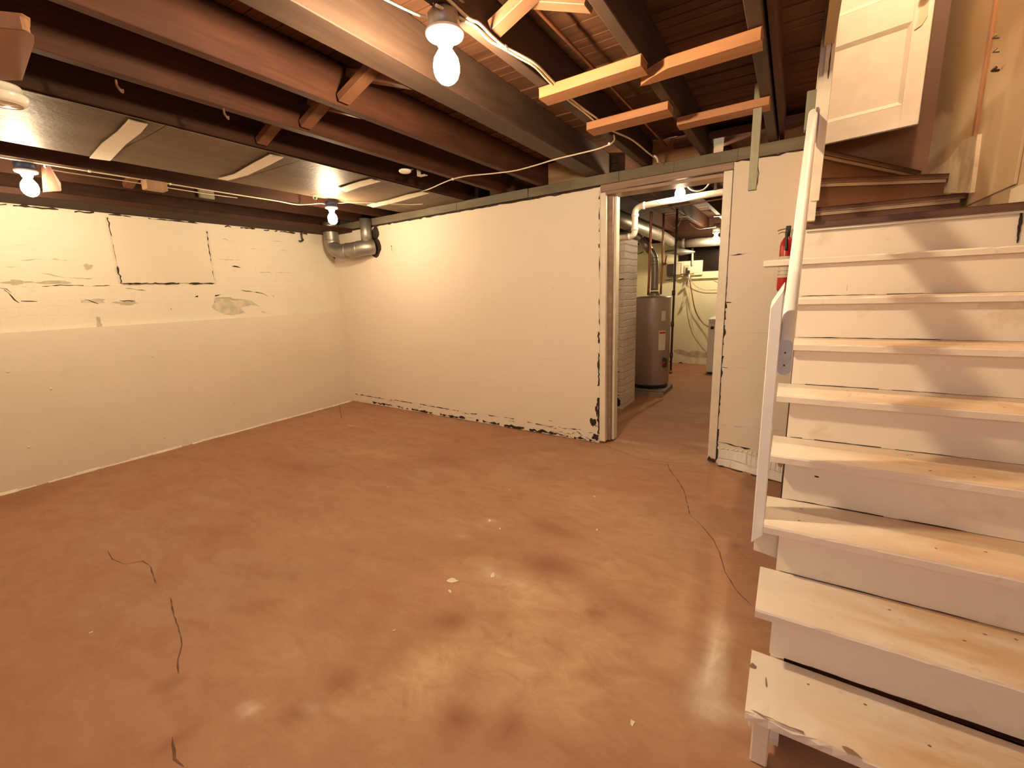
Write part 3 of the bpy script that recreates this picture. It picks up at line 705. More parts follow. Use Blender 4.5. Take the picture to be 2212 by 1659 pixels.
# ------------------------------------------------------------------ cables
def smoothpts(P, k=6):
    P = [Vector(p) for p in P]; out = []
    for i in range(len(P)-1):
        p0 = P[max(i-1,0)]; p1 = P[i]; p2 = P[i+1]; p3 = P[min(i+2,len(P)-1)]
        for j in range(k):
            u = j/k
            out.append(.5*((2*p1)+(-p0+p2)*u+(2*p0-5*p1+4*p2-p3)*u*u+(-p0+3*p1-3*p2+p3)*u**3))
    out.append(P[-1]); return out
def cable(name, P, r, label, cat='cable', mt=None, clips=(), k=6, group=None):
    pts = smoothpts(P, k)
    if not clips:
        o = MB().tube(pts, r, 8).build(name, mt or M_cable); return tag(o, label, cat, group)
    t = thing(name, P[0], label, cat, group); MB().tube(pts, r, 8).build('sheath', mt or M_cable, t)
    for c in clips:
        c = Vector(c); MB().box(c.x-.007, c.x+.007, c.y-.008, c.y+.008, c.z-.008, c.z+.008).build('staple', M_porc, t, bevel=.003)
    return t
def jz(px, py, z=2.19): return bp(px, py, 2, z)
cable('ceiling_cable', [jz(1326,292,2.185), jz(1327,302), jz(1318,311), jz(1290,322), jz(1250,332), jz(1200,344), jz(1150,359), jz(1110,369), jz(1062,375), jz(1010,380), jz(978,387), jz(950,398), jz(925,409), jz(880,423), jz(840,433,2.188), jz(800,441,2.186)], .0045,
      'cream cable wandering across under the joists from the furring strip to the brown panel', clips=[jz(1316,311), jz(978,387)])
cable('ceiling_cable', [(3.845,-2.47,2.21)]+[jz(a,b_,2.197) for a,b_ in ((1008,36),(1035,50),(1062,77),(1091,101),(1125,119),(1157,138),(1184,165),(1210,192))]+[jz(a,b_,2.205) for a,b_ in ((1236,216),(1262,236),(1290,256),(1318,280))]+[(3.905,-.75,2.206),(3.915,-.4,2.206),(3.93,-.06,2.206)], .005,
      'upper of the paired cream cables running from the big bulb toward the doorway', clips=[jz(1091,102,2.197)])
cable('ceiling_cable', [(3.825,-2.44,2.18)]+[jz(a,b_,2.19) for a,b_ in ((1003,44),(1030,60),(1058,88),(1090,106),(1122,125),(1155,144),(1180,170),(1206,197))]+[jz(a,b_,2.2) for a,b_ in ((1232,220),(1260,241),(1285,262),(1306,284))], .0045,
      'lower of the paired cream cables leaving the big bulb holder')
cable('ceiling_cable', [(.86,-4.4,2.194), (.857,-3.4,2.193), (.856,-2.6,2.194), (.855,-2.1,2.194), (.853,-1.6,2.193), (.855,-1.2,2.193), (.88,-1.0,2.185), (1.1,-.93,2.178), (1.17,-.91,2.160)], .005,
      'cream cable stapled under the joist between the two left bulbs', clips=[(.856,-2.45,2.194), (.856,-2.0,2.194)])
cable('ceiling_cable', [(1.25,-.86,2.17), (1.35,-.75,2.178), (1.5,-.55,2.180), (1.62,-.36,2.18), (1.75,-.28,2.18)], .0035, 'thin cream cable on the brown panel right of the corner bulb')
cable('ceiling_cable', [(.855,-2.66,2.190), (.80,-2.60,2.178), (.70,-2.2,2.20), (.50,-1.6,2.24), (.425,-1.3,2.26)], .004, 'cream cable sagging from the leftmost bulb toward the left wall')
cable('ceiling_cable', [(3.47,-2.9,2.30), (3.60,-2.55,2.26), (3.72,-2.42,2.20), (3.78,-2.40,2.18)], .004, 'dull cable behind the big bulb coming from the doubled joist')
cable('copper_tube', [(3.93,-2.9,2.32), (3.94,-2.0,2.325), (3.945,-1.0,2.325), (3.95,-.1,2.32)], .008, 'thin brown tube high in the bay right of the big bulb', 'pipe', M_copper)
cable('utility_cable', [(4.0,.33,2.17), (4.03,.36,2.10), (4.08,.40,2.075), (4.14,.44,2.09), (4.19,.48,2.17)], .006, 'white cable looping beside the bulb behind the doorway header', mt=M_pvc)
cable('cable_tail', [jz(1413,336,2.205), jz(1419,342,2.19), jz(1421,350,2.175)], .006, 'short white cable end above the doorway header', mt=M_pvc)
# flexible conduits near the mid lamp
cable('flexible_conduit', [(3.86,-2.46,2.24), jz(1015,26,2.25), jz(1035,20,2.29), jz(1055,0,2.33), (3.99,-2.75,2.36)], .010, 'grey flexible conduit curling up right of the big bulb', 'conduit', M_galv)

# ------------------------------------------------------------------ smoke detector on its block, plus the small ceiling bits
t = thing('smoke_detector', (2.22,-3.06,2.09), 'round white smoke alarm at the left edge of the view, under a joist block', 'smoke detector')
dc = bp(8, 203, 2, 2.118)
MB().lathe([(.0,.03),(.050,.03),(.053,.022),(.053,.0),(.066,-.001),(.068,-.010),(.060,-.026),(.052,-.034),(.0,-.036)], dc, seg=32).build('case', M_porc, t)
MB().lathe([(.044,-.035),(.046,-.038),(.048,-.035)], dc, seg=32).build('vent_ring', M_label, t)
b = MB(); b.prism([(p_.x, p_.y, 2.150) for p_ in (bp(-60,58,2,2.15), bp(55,69,2,2.15), bp(68,76,2,2.15), bp(68,92,2,2.15), bp(43,172,2,2.15), bp(-60,172,2,2.15))], (0,0,.047))
tag(b.build('mounting_block', wood('mount_block', (.28,.13,.07), (.38,.19,.10), 'X'), bevel=.006), 'brown wooden block holding the white smoke alarm', 'block')
t = thing('ceiling_socket', (2.40,-1.1,2.19), 'small round cream lampholder base under a joist near the brown panel', 'socket')
q = bp(875,370,2,2.19); MB().lathe([(.0,.008),(.042,.008),(.044,0),(.034,-.010),(.0,-.012)], q, seg=24).build('base', M_porc, t)
MB().tube([q+Vector((0,0,.0)), q+Vector((.03,.05,.02))], .006, 8).build('pin', M_galv, t)
t = thing('angle_bracket', bp(912,377,2,2.18), 'small pale angle bracket hanging under the hooked joist', 'bracket')
q = bp(912,375,2,2.19); MB().box(q.x-.03,q.x+.035,q.y-.018,q.y+.018,q.z-.016,q.z-.012).build('plate', M_beigebox, t); MB().box(q.x-.034,q.x-.030,q.y-.018,q.y+.018,q.z-.016,q.z+.03).build('flange', M_beigebox, t)
for (px, py), lab in zip(((250,178),(483,240)), ('rusty hook under the hooked joist, nearer of the two', 'rusty hook under the hooked joist, farther of the two')):
    q = bp(px, py-6, 2, 2.198); P = [q, q+Vector((0,0,-.02)), q+Vector((.006,.006,-.035)), q+Vector((0,.014,-.040)), q+Vector((-.004,.018,-.028))]
    tag(MB().tube(smoothpts(P), .0045, 8).build('ceiling_hook', M_tanwood), lab, 'hook', 'hooks under the joist')
q = bp(560+120,370+60,2,2.19)
tag(MB().tube(smoothpts([bp(676,424,2,2.182), bp(678,430,2,2.17), bp(683,430,2,2.165), bp(684,425,2,2.175)]), .004, 8).build('ceiling_hook', M_galv), 'small bright hook on the brown panel beside the corner bulb', 'hook', 'hooks under the joist')
# hooked pipe end on the left wall
q = Vector((-.02,-.40,2.075))
tag(MB().tube(smoothpts([(-.02,-.40,2.084),(-.02,-.40,2.02),(-.02,-.39,2.0),(-.02,-.42,1.985),(-.03,-.44,1.99)]), .009, 10).build('pipe_hook', M_steeldark), 'rusty hooked pipe end at the top of the left wall near the corner', 'hook')

# ------------------------------------------------------------------ duct elbow in the far corner
t = thing('corner_duct', (.4,-.2,1.80), 'round galvanised duct elbow entering the partition in the far corner', 'duct')
P = [(.18,-.16,2.19), (.18,-.16,2.0), (.19,-.16,1.93), (.25,-.16,1.88), (.34,-.16,1.858), (.45,-.155,1.858), (.57,-.14,1.865), (.65,-.115,1.875), (.705,-.075,1.88), (.73,-.03,1.885)]
MB().tube(smoothpts(P, 4), .084, 20).build('pipe', M_galv, t)
for a, c in (((.18,-.16,1.99),(0,0,1)), ((.45,-.155,1.858),(1,.1,0)), ((.60,-.13,1.868),(1,.3,0))):
    MB().lathe([(.085,-.008),(.089,-.004),(.089,.004),(.085,.008)], a, c, 24).build('seam_band', M_galv, t)
MB().tube([(.68,-.07,2.19),(.68,-.07,1.90)], .062, 18).build('riser_pipe', M_galv, t)
b = MB(); b.blob((.73,yb(.73),1.885), nb, .105, .105, 0, .003, .3, .12, 20); b.blob((.755,yb(.755),2.03), nb, .06, .08, 0, .003, .3, .12, 16)
tag(b.build('wall_hole', M_black), 'ragged dark hole in the partition around the duct elbow', 'hole')
b = MB(); b.strip([(.0,-.02,2.08),(.002,-.02,1.93),(.02,-.02,1.80)], (.3,-1,0), .018, 0, .004, .6, .02)
struct(b.build('trim_2', M_black))

# ------------------------------------------------------------------ staircase
st = thing('staircase', (5.2,-1.6,0), 'white painted wooden staircase with worn treads climbing along the right side', 'staircase')
def wear_attr(o, fn):
    me = o.data; at = me.attributes.new('wear', 'FLOAT', 'POINT'); org = Vector(o['_o'])
    at.data.foreach_set('value', [fn(v.co+org) for v in me.vertices])
XL = 4.785; XR = WX-.003; XRI = 4.832
TH = .028
M_tmark = plain('worn_through_paint', (.26,.16,.09), .8, 0, .2, 30, 0)
def tread(i):
    z = RH*i; ya = Y0+RUN*i; yz = ya+.243
    xl = {6: 4.80, 7: 4.80, 8: 4.675}.get(i, XL)
    gap = {1: .016, 2: .004}.get(i, .001)
    b = MB(); nx_ = 30; rows = [ya, ya+.004, ya+.06, ya+.12, ya+.18, yz-.004, yz-gap*0]
    zs = [z-.006, z, z, z, z, z, z]
    r2 = random.Random(i*5)
    top = []
    for j, y in enumerate(rows):
        for k in range(nx_+1):
            x = xl+(XR-xl)*k/nx_
            yy = y; zz = zs[j]
            if j <= 1: yy += r2.uniform(-.0012,.0012); zz += r2.uniform(-.001,0)
            if i == 1 and j <= 1 and x < 5.1: yy += r2.uniform(-.001,.006); zz -= r2.uniform(0,.004)
            if j == len(rows)-1: yy = yz - (gap*k/nx_ if i == 1 else 0)
            b.v.append(Vector((x, yy, zz)))
    w_ = nx_+1
    for j in range(len(rows)-1):
        for k in range(nx_): q = j*w_+k; b.face([q, q+1, q+w_+1, q+w_], 0, False)
    nb0 = len(b.v)
    for k in range(nx_+1): x = xl+(XR-xl)*k/nx_; b.v.append(Vector((x, ya+(.002), z-TH)))
    for k in range(nx_+1): x = xl+(XR-xl)*k/nx_; b.v.append(Vector((x, yz, z-TH)))
    for k in range(nx_):
        b.face([nb0+k, nb0+k+1, k+1, k]); b.face([nb0+w_+k+1, nb0+w_+k, (len(rows)-1)*w_+k, (len(rows)-1)*w_+k+1]); b.face([nb0+k+1, nb0+k, nb0+w_+k, nb0+w_+k+1])
    for e in (0, nx_):
        loop = [j*w_+e for j in range(len(rows))]+[nb0+w_+e, nb0+e]
        b.face(loop if e == 0 else loop[::-1])
    # small nail marks and dents on the top
    for q in range(5):
        x = r2.uniform(xl+.03, XR-.1); y = r2.uniform(ya+.02, yz-.03); b.blob((x,y,z), ZN, .003, .004, 1, .0006)
    if i == 1:
        b.strip([(4.80,ya+.012,z),(4.87,ya+.006,z),(4.95,ya+.010,z)], ZN, .004, 1, .0006, 1.0, .01)
        b.strip([(4.83,ya+.15,z),(4.832,ya+.11,z)], ZN, .005, 1, .0006, .4, .01)
        b.blob((4.793,ya+.175,z), ZN, .010, .010, 1, .0007); b.strip([(5.0,ya+.012,z),(5.04,ya+.004,z)], ZN, .008, 1, .0006, 1.0, .01)
    o = b.build('tread', [M_tread, M_tmark], st)
    def fn(p):
        if p.z < z-.004: return .10
        xx = (p.x-4.83)/.35
        d = .12+.88*max(0, min(1, xx*1.0))*(1-max(0, p.x-5.45)/.4)
        return d*(.85 if i < 8 else .5)
    wear_attr(o, fn)
random.seed(21)
for i in range(1, 9): tread(i)
def riser(i, zlo, zhi, y, mt=M_riser, xl=XRI, xr=XR):
    b = MB(); b.box(xl, xr, y, y+.018, zlo, zhi, 0)
    r2 = random.Random(i)
    if i >= 2: b.strip([(xl+.01,y,zlo+.001),(xr-.3,y,zlo+.001)], (0,-1,0), .0025, 1, .001, .9, .04)
    if i == 8: b.strip([(5.02,y,zlo+.05),(5.018,y,zlo+.02)], (0,-1,0), .003, 1)
    if i == 4: b.blob((4.93,y,zlo+.105), (0,-1,0), .008, .003, 1); 
    if i == 3: b.strip([(4.90,y,zlo+.045),(4.915,y,zlo+.04),(4.912,y,zlo+.02),(4.93,y,zlo+.002)], (0,-1,0), .006, 1, .001, .8, .008)
    if i == 5: b.strip([(5.50,y,zlo+.05),(5.53,y,zlo+.05),(5.53,y,zlo+.01)], (0,-1,0), .003, 1, .001, .8, .01)
    return b.build('riser', [mt, M_black], st)
for i in range(2, 10): riser(i, RH*(i-1)+(.010 if i == 2 else .001), RH*i-TH-.0005, Y0+RUN*(i-1)+.2435)
# landing-like ninth step (brown) and the winders
zz = 9*RH; yn = Y0+RUN*9
P0 = (4.875, -.02)      # pivot by the post
YB = 1.275
b = MB(); b.prism([(4.832,yn,zz-.030),(XR,yn-.02,zz-.030),(XR,.30,zz-.030),(4.86,.22,zz-.030)], (0,0,.030)); b.build('tread', M_browntread, st, bevel=.004)
b = MB(); b.box(4.832, XR, yn+.012, yn+.026, zz-.040, zz-.031); b.build('moulding', M_white, st)
def winder(k, a0, a1, label=None, r_end=.78):
    z = RH*k; poly = [(P0[0], P0[1])]
    def hit(a):
        d = Vector((math.cos(a), math.sin(a))); ts = []
        if d.x > 1e-4: ts.append((XR-P0[0])/d.x)
        if d.y > 1e-4: ts.append((YB-P0[1])/d.y)
        return (P0[0]+d.x*min(ts), P0[1]+d.y*min(ts))
    h0 = hit(a0); poly.append(h0); h1 = hit(a1)
    if abs(h0[0]-XR) < .01 and abs(h1[1]-YB) < .01: poly.append((XR, YB))
    poly.append(h1)
    b = MB(); b.prism([(x,y,z-.030) for x,y in poly], (0,0,.030)); b.build('tread', M_browntread, st, bevel=.005)
    d = Vector((math.cos(a0), math.sin(a0))); nn = Vector((-d.y, d.x))
    p = Vector(P0)+nn*.022; q = Vector(h0)+nn*.022-d*.03
    b = MB(); b.prism([(p.x,p.y,z-RH),(q.x,q.y,z-RH),(q.x+nn.x*.018,q.y+nn.y*.018,z-RH),(p.x+nn.x*.018,p.y+nn.y*.018,z-RH)], (0,0,RH-.031)); b.build('riser', M_brownriser, st)
    p = Vector(P0)+nn*.006; q = Vector(h0)+nn*.006-d*.04
    b = MB(); b.prism([(p.x,p.y,z-.050),(q.x,q.y,z-.050),(q.x+nn.x*.014,q.y+nn.y*.014,z-.050),(p.x+nn.x*.014,p.y+nn.y*.014,z-.050)], (0,0,.019)); b.build('moulding', M_stairwall, st)
M_brownriser = plain('brown_riser_paint', (.17,.08,.045), .55, 0, .1, 4, .03)
A = [math.radians(d) for d in (4.5, 32, 61, 90)]
winder(10, A[0], A[1]); winder(11, A[1], A[2]); winder(12, A[2], A[3])
# left stringer under the treads, support cleats and foot
b = MB(); s0 = Vector((4.845, -2.30, .03)); 
poly = [(0,-2.37,0),(0,-2.37,.02),(0,-.87,1.375),(0,-.87,1.14),(0,-2.13,0)]
b.prism([(4.838,y,z) for _,y,z in poly], (.035,0,0)); b.build('stringer', M_trim, st)
b = MB(); b.prism([(4.842,-2.36,0),(4.842,-.87,1.34),(4.842,-.15,1.34),(4.842,-.15,0)], (.012,0,0)); b.build('light_block_panel', M_joistdark, st)  # unseen panel added to keep the space under the treads dark
b = MB(); b.prism([(WX-.04,y,z) for _,y,z in poly], (.035,0,0)); b.build('stringer', M_trim, st)
b = MB(); b.prism([(4.762,-1.995,.505),(4.762,-1.995,.395),(4.830,-1.995,.385),(4.830,-1.995,.505)], (0,.02,0)); b.build('cleat', M_trim, st, bevel=.003)
b = MB(); b.prism([(4.795,-1.70,.68),(4.826,-1.70,.68),(4.826,-1.70,.61),(4.812,-1.70,.61)], (0,.02,0)); b.build('cleat', M_sillbrown, st)
b = MB(); b.prism([(4.795,-1.0,1.40),(4.826,-1.0,1.40),(4.826,-1.0,1.36)], (0,.02,0)); b.build('cleat', M_sillbrown, st)
b = MB(); b.box(4.805, 4.848, -2.455, -2.42, 0, .151); b.box(4.795, 4.825, -2.445, -2.40, .10, .151)
b.build('foot_post', [M_trim], st, bevel=.004)
# lower newel post with mitred top
b = MB(); x0, x1 = 4.752, 4.7845; y0, y1 = -2.035, -1.945
b.hexa([(x0,y0,.44),(x1,y0,.475),(x1,y1,.475),(x0,y1,.44),(x0,y0,1.245),(x1,y0,1.305),(x1,y1,1.325),(x0,y1,1.265)])
b.build('lower_post', M_white, st, bevel=.002)
# round handrail with a plumb-cut foot screwed to the post
hA = Vector((4.802, -2.02, 1.090)); hB = Vector((4.824, -.948, 2.055))
def rail_ring(c, hw=.0195, hh=.056, n=10):
    out = []
    for k in range(n+1): a = math.pi*k/n; out.append((c.x+hw*math.cos(a), c.y, c.z+hh-hw+hw*math.sin(a)))
    for k in range(n+1): a = math.pi+math.pi*k/n; out.append((c.x+hw*math.cos(a), c.y, c.z-hh+hw+hw*math.sin(a)))
    return out
b = MB(); rings = [rail_ring(hA.lerp(hB, t_)) for t_ in (0, .33, .66, 1)]; nr_ = len(rings[0])
for rg in rings: b.v += [Vector(v) for v in rg]
for j in range(3):
    for k in range(nr_): b.face([j*nr_+k, j*nr_+(k+1) % nr_, (j+1)*nr_+(k+1) % nr_, (j+1)*nr_+k], 0, True)
b.face([3*nr_+k for k in range(nr_)][::-1], 0)
rail = b.build('handrail', M_white, st)
b = MB(); b.v = [Vector(v)-Vector((0,.0005,0)) for v in rings[0]]; b.face(list(range(nr_)), 0)
b.v += [Vector(v) for v in rings[0]]
for k in range(nr_): b.face([k, (k+1) % nr_, nr_+(k+1) % nr_, nr_+k], 0)
foot = b.build('cut_end', plain('grey_cut_end', (.55,.56,.60), .7, 0, .08, 40, .1), rail)
for z in (1.105, 1.065): MB().lathe([(.0,.0012),(.0028,.001),(.0030,.0)], (4.802,-2.0205,z), (0,-1,0), 8).build('screw', M_steeldark, rail)
# tall upper newel, built up from boards
b = MB()
b.hexa([(4.834,-.945,1.612),(4.872,-.945,1.612),(4.872,-.885,1.612),(4.834,-.885,1.612),(4.812,-.945,4.6),(4.862,-.945,4.6),(4.862,-.885,4.6),(4.812,-.885,4.6)])
b.build('upper_post', M_trim, st, bevel=.002)
b = MB(); b.hexa([(4.845,-.96,1.70),(4.880,-.96,1.70),(4.880,-.946,1.70),(4.845,-.946,1.70),(4.866,-.96,4.6),(4.905,-.96,4.6),(4.905,-.946,4.6),(4.866,-.946,4.6)]); b.build('casing_board', M_trim, st, bevel=.002)
b = MB(); b.box(4.792, 4.832, -.93, -.88, 2.03, 2.20); b.build('side_block', M_greenwood, st, bevel=.003)
b = MB(); b.box(4.834, 4.844, -.964, -.9605, 1.99, 2.11); b.build('dark_strip', M_sillbrown, st)  # brown strip painted as the handrail's shadow on the post
b = MB(); b.strip([(4.868,-.961,2.22),(4.872,-.961,2.45)], (0,-1,0), .004, 0, .001, .5, .02); b.build('joint', M_black, st)

# side patch of old wall (plaster footing) and door trim on the right wall
b = MB(); nr = (-1,0,0)
def rwp(px, py, x=WX): return bp(px, py, 0, x)
poly = [rwp(2020,372), rwp(2060,345), rwp(2095,300), rwp(2128,288), rwp(2122,340), rwp(2112,415), rwp(2036,415), rwp(2034,385)]
b.prism([(WX-.03, p.y, p.z) for p in poly], (.03,0,0)); 
struct(b.build('trim_3', [plain('rough_plaster_patch', (.70,.60,.47), .85, 0, .2, 9, .8)]))
b = MB(); ya_ = .06; b.box(WX-.025, WX, ya_, ya_+.05, 1.79, 4.6); b.build
door3 = thing('door_3', (WX,-.3,1.8), 'cream boarded cupboard door flush in the right wall above the stairs, with hooks', 'door'); door3['kind'] = 'structure'
b.build('frame', plain('brown_trim_paint', (.42,.22,.13), .5, 0, .08, 5, 0), door3, bevel=.003)
b = MB(); b.box(WX-.012, WX-.001, -.62, .055, 1.72, 4.5); b.build('leaf', M_stairwall, door3, bevel=.002)
for k, (px, py) in enumerate(((2158,82),(2158,112),(2157,152))):
    q = rwp(px, py, WX-.02); 
    MB().tube([q, q+Vector((-.02,-.01,0)), q+Vector((-.03,-.03,-.004)), q+Vector((-.02,-.045,.004))], .004 if k < 2 else .007, 8).build('latch_hook', M_galv if k < 2 else M_steeldark, door3)
b = MB(); b.box(WX-.02, WX-.001, -5.4, -.62, 1.62, 1.70)
tag(b.build('wall_string', M_trim, bevel=.003), 'cream board on the right wall beside the top of the stairs', 'board')
b = MB(); b.strip([(5.595,-.842,1.60),(5.60,-.842,1.45)], (0,-1,0), .011, 0, .002, .35, .01); struct(b.build('trim_4', M_black))
b = MB(); b.blob((WX-.001,-.85,1.80), nr, .10, .22, 0, .002, 0, .15, 20); b.blob((WX-.001,-.95,1.95), nr, .09, .18, 0, .0025, 0, .2, 20)
struct(b.build('trim_6', M_wall))

# ------------------------------------------------------------------ white panelled door at the head of the stairs, standing open
dt = thing('door_2', (5.2,.79,2.36), 'white two-panel door standing open at the head of the stairs', 'door'); dt['kind'] = 'structure'
e0 = bp(1984,270,2,2.365); e1 = bp(1773,316,2,2.365); dx = (e1-e0); dx.z = 0; dirn = dx.normalized(); W_ = .74
nd = Vector((dirn.y, -dirn.x, 0));  nd = nd if nd.y < 0 else -nd
def dp(u, z, d=0): p = e0+dirn*u; return Vector((p.x, p.y, z)) + nd*d
def dbox(mb, u0, u1, z0, z1, d0, d1, mi=0):
    mb.hexa([dp(u0,z0,d0), dp(u1,z0,d0), dp(u1,z0,d1), dp(u0,z0,d1), dp(u0,z1,d0), dp(u1,z1,d0), dp(u1,z1,d1), dp(u0,z1,d1)], mi)
Z0 = 2.365
b = MB()
dbox(b, 0, .10, Z0, Z0+2.0, 0, .035); dbox(b, W_-.10, W_, Z0, Z0+2.0, 0, .035)
dbox(b, .10, W_-.10, Z0, Z0+.15, 0, .035); dbox(b, .10, W_-.10, Z0+.66, Z0+.86, 0, .035); dbox(b, .10, W_-.10, Z0+1.88, Z0+2.0, 0, .035)
b.build('frame', M_white, dt, bevel=.003)
for za, zb in ((Z0+.15, Z0+.66), (Z0+.86, Z0+1.88)):
    b = MB(); dbox(b, .10, W_-.10, za, zb, .008, .020); b.build('panel', M_white, dt)
def slope(u0,u1,za,zb,side):
    b = MB(); w_ = .026
    if side == 'b': poly = [(u0,za,.035),(u1,za,.035),(u1-w_,za+w_,.0205),(u0+w_,za+w_,.0205)]
    elif side == 't': poly = [(u0,zb,.035),(u0+w_,zb-w_,.0205),(u1-w_,zb-w_,.0205),(u1,zb,.035)]
    elif side == 'l': poly = [(u0,za,.035),(u0+w_,za+w_,.0205),(u0+w_,zb-w_,.0205),(u0,zb,.035)]
    else: poly = [(u1,za,.035),(u1,zb,.035),(u1-w_,zb-w_,.0205),(u1-w_,za+w_,.0205)]
    return [dp(u,z,d) for u,z,d in poly]
for za, zb in ((Z0+.15, Z0+.66), (Z0+.86, Z0+1.88)):
    b = MB()
    for sd_ in 'btlr': 
        q_ = slope(.10, W_-.10, za, zb, sd_); b.prism(q_, -nd*.010)
    b.build('moulding', M_white, dt)
kp = dp(.05, Z0+.80, .035)
k = MB().lathe([(.0,0),(.022,0),(.022,.005),(.010,.010),(.009,.028),(.022,.036),(.026,.048),(.020,.060),(.0,.064)], kp, nd, 24).build('knob', M_black2, dt)
MB().lathe([(.0,-.001),(.028,-.001),(.028,.003),(.024,.005)], kp, nd, 24).build('rosette', M_galv, k)
b = MB(); pl = [dp(.03,Z0+.74,.037), dp(.07,Z0+.74,.037), dp(.075,Z0+.66,.039), dp(.085,Z0+.60,.041), dp(.05,Z0+.615,.039), dp(.025,Z0+.66,.038)]
b.prism(pl, nd*.003); b.build('hang_tag', M_label, dt)
# landing floor on top
b = MB(); b.prism([(4.0,-.10,2.30),(4.87,-.10,2.30),(4.87,1.275,2.30),(4.0,1.275,2.30)], (0,0,.05)); struct(b.build('floor_landing', M_browntread))

# ------------------------------------------------------------------ fire extinguisher on the partition
ex = thing('fire_extinguisher', (4.755,-.26,1.27), 'red fire extinguisher hung on the partition behind the handrail', 'fire extinguisher')
c = Vector((4.752,-.25,1.27))
MB().lathe([(.0,.0),(.030,0),(.036,.008),(.037,.02),(.037,.275),(.034,.30),(.022,.325),(.012,.335),(.012,.345),(.0,.345)], c, seg=28).build('cylinder', M_red, ex)
MB().lathe([(.0375,.085),(.0375,.215)], c, seg=28).build('label_band', M_label, ex)
b = MB()
for z in (.10,.125,.15,.17): b.lathe([(.0378,z),(.0378,z+.002)], c, seg=28)
for k_ in range(5):
    a = math.radians(215+k_*2); b.box(c.x+.0383*math.cos(a)-.001, c.x+.0383*math.cos(a)+.001, c.y+.0383*math.sin(a)-.001, c.y+.0383*math.sin(a)+.001, c.z+.10+k_*.018, c.z+.108+k_*.018)
b.build('label_print', M_print, ex)
MB().lathe([(.012,.335),(.014,.34),(.014,.375),(.0,.375)], c, seg=16).build('valve', M_black2, ex)
MB().box(c.x-.012, c.x+.016, c.y-.014, c.y+.014, c.z+.355, c.z+.40).build('valve_head', M_black2, ex, bevel=.004); vh = bpy.data.objects['valve_head']
MB().tube(smoothpts([c+Vector((0,0,.385)), c+Vector((-.03,-.02,.380)), c+Vector((-.055,-.03,.372))]), .004, 8).build('lever', M_galv, vh)
MB().tube(smoothpts([c+Vector((0,-.01,.36)), c+Vector((-.03,-.03,.362)), c+Vector((-.05,-.035,.352))]), .003, 8).build('pin', M_galv, vh)
MB().tube(smoothpts([c+Vector((.0,-.012,.37)), c+Vector((-.004,-.04,.355)), c+Vector((-.003,-.045,.31)), c+Vector((.0,-.045,.25))]), .009, 10).build('hose', M_black2, ex)
b = MB(); b.box(c.x-.02,c.x+.02,c.y+.037,yb(c.x)-.0,c.z+.05,c.z+.33); b.build('bracket', M_galv, ex)

# ------------------------------------------------------------------ utility room behind the doorway
wh = thing('water_heater', (3.30,2.1,.10), 'tall grey-beige cylindrical water heater in the utility room', 'water heater')
hc = Vector((3.305,2.10,.105)); R = .235
MB().lathe([(.0,.0),(R-.02,0),(R-.01,.012),(R,.02),(R,1.085),(R-.006,1.10),(R*.6,1.112),(.0,1.115)], hc, seg=48).build('tank', M_tank, wh)
MB().lathe([(.0,-.035),(R-.012,-.035),(R-.012,.004)], hc, seg=48).build('base_ring', M_black2, wh)
def onr(a, z, r=R+.001): return Vector((hc.x+r*math.cos(a), hc.y+r*math.sin(a), z))
def curved(a0, a1, z0, z1, r, name, mt, n=8):
    b = MB(); vs = [onr(a0+(a1-a0)*i/n, z, r) for i in range(n+1) for z in (z0, z1)]
    b.add(vs, [(2*i, 2*i+2, 2*i+3, 2*i+1) for i in range(n)], 0, True); return b.build(name, mt, wh)
curved(math.radians(-52), math.radians(-28), .56, .80, R+.003, 'rating_label', M_label)
curved(math.radians(-50), math.radians(-30), .765, .785, R+.005, 'red_label', M_red)
curved(math.radians(-45), math.radians(-30), .92, 1.04, R+.003, 'upper_label', M_label)
gv = MB().box(hc.x+.18, hc.x+.235, hc.y-.14, hc.y-.06, .34, .46).build('gas_valve', M_steeldark, wh, bevel=.01)
MB().lathe([(.0,0),(.018,0),(.016,.02),(.0,.022)], (hc.x+.21, hc.y-.14, .40), (0,-1,0), 14).build('knob', M_red, gv)
MB().lathe([(.07,0),(.075,.01),(.045,.05),(.04,.052)], hc+Vector((.03,0,1.118)), seg=20).build('draft_hood', M_galv, wh)
t = thing('flue_pipe', (3.335,2.1,1.29), 'shiny round flue pipe rising from the water heater and bending to the left', 'flue')
MB().tube(smoothpts([(3.335,2.1,1.288),(3.335,2.1,1.45),(3.33,2.1,1.60),(3.315,2.1,1.70),(3.27,2.09,1.77)], 4), .045, 16).build('lower_pipe', M_galv, t)
for z in (1.60,1.64,1.68): MB().lathe([(.046,-.006),(.052,0),(.046,.006)], (3.325,2.1,z), (0,0,1), 18).build('crimp', M_galv, t)
MB().tube([(3.27,2.09,1.77),(3.16,2.07,1.91)], .046, 16).build('sloped_pipe', M_galv, t)
MB().tube(smoothpts([(3.16,2.07,1.91),(3.10,2.06,1.955),(3.02,2.04,1.972),(2.90,2.0,1.972),(2.78,1.9,1.97)]), .046, 16).build('upper_elbow', M_galv, t)
b = MB(); poly = [(3.04,1.84),(3.12,1.78),(3.48,1.78),(3.55,1.84),(3.55,2.35),(3.04,2.35)]
b.prism([(x,y,0) for x,y in poly], (0,0,.068)); tag(b.build('concrete_pad', M_conc, bevel=.01), 'low grey concrete pad under the water heater', 'pad')
cable('copper_pipe', [(3.305,1.93,1.235),(3.31,1.93,1.40),(3.312,1.93,1.70),(3.315,1.93,2.10),(3.315,1.93,2.20)], .015, 'copper water pipe in front of the flue, left of the pair', 'pipe', M_copper, k=2)
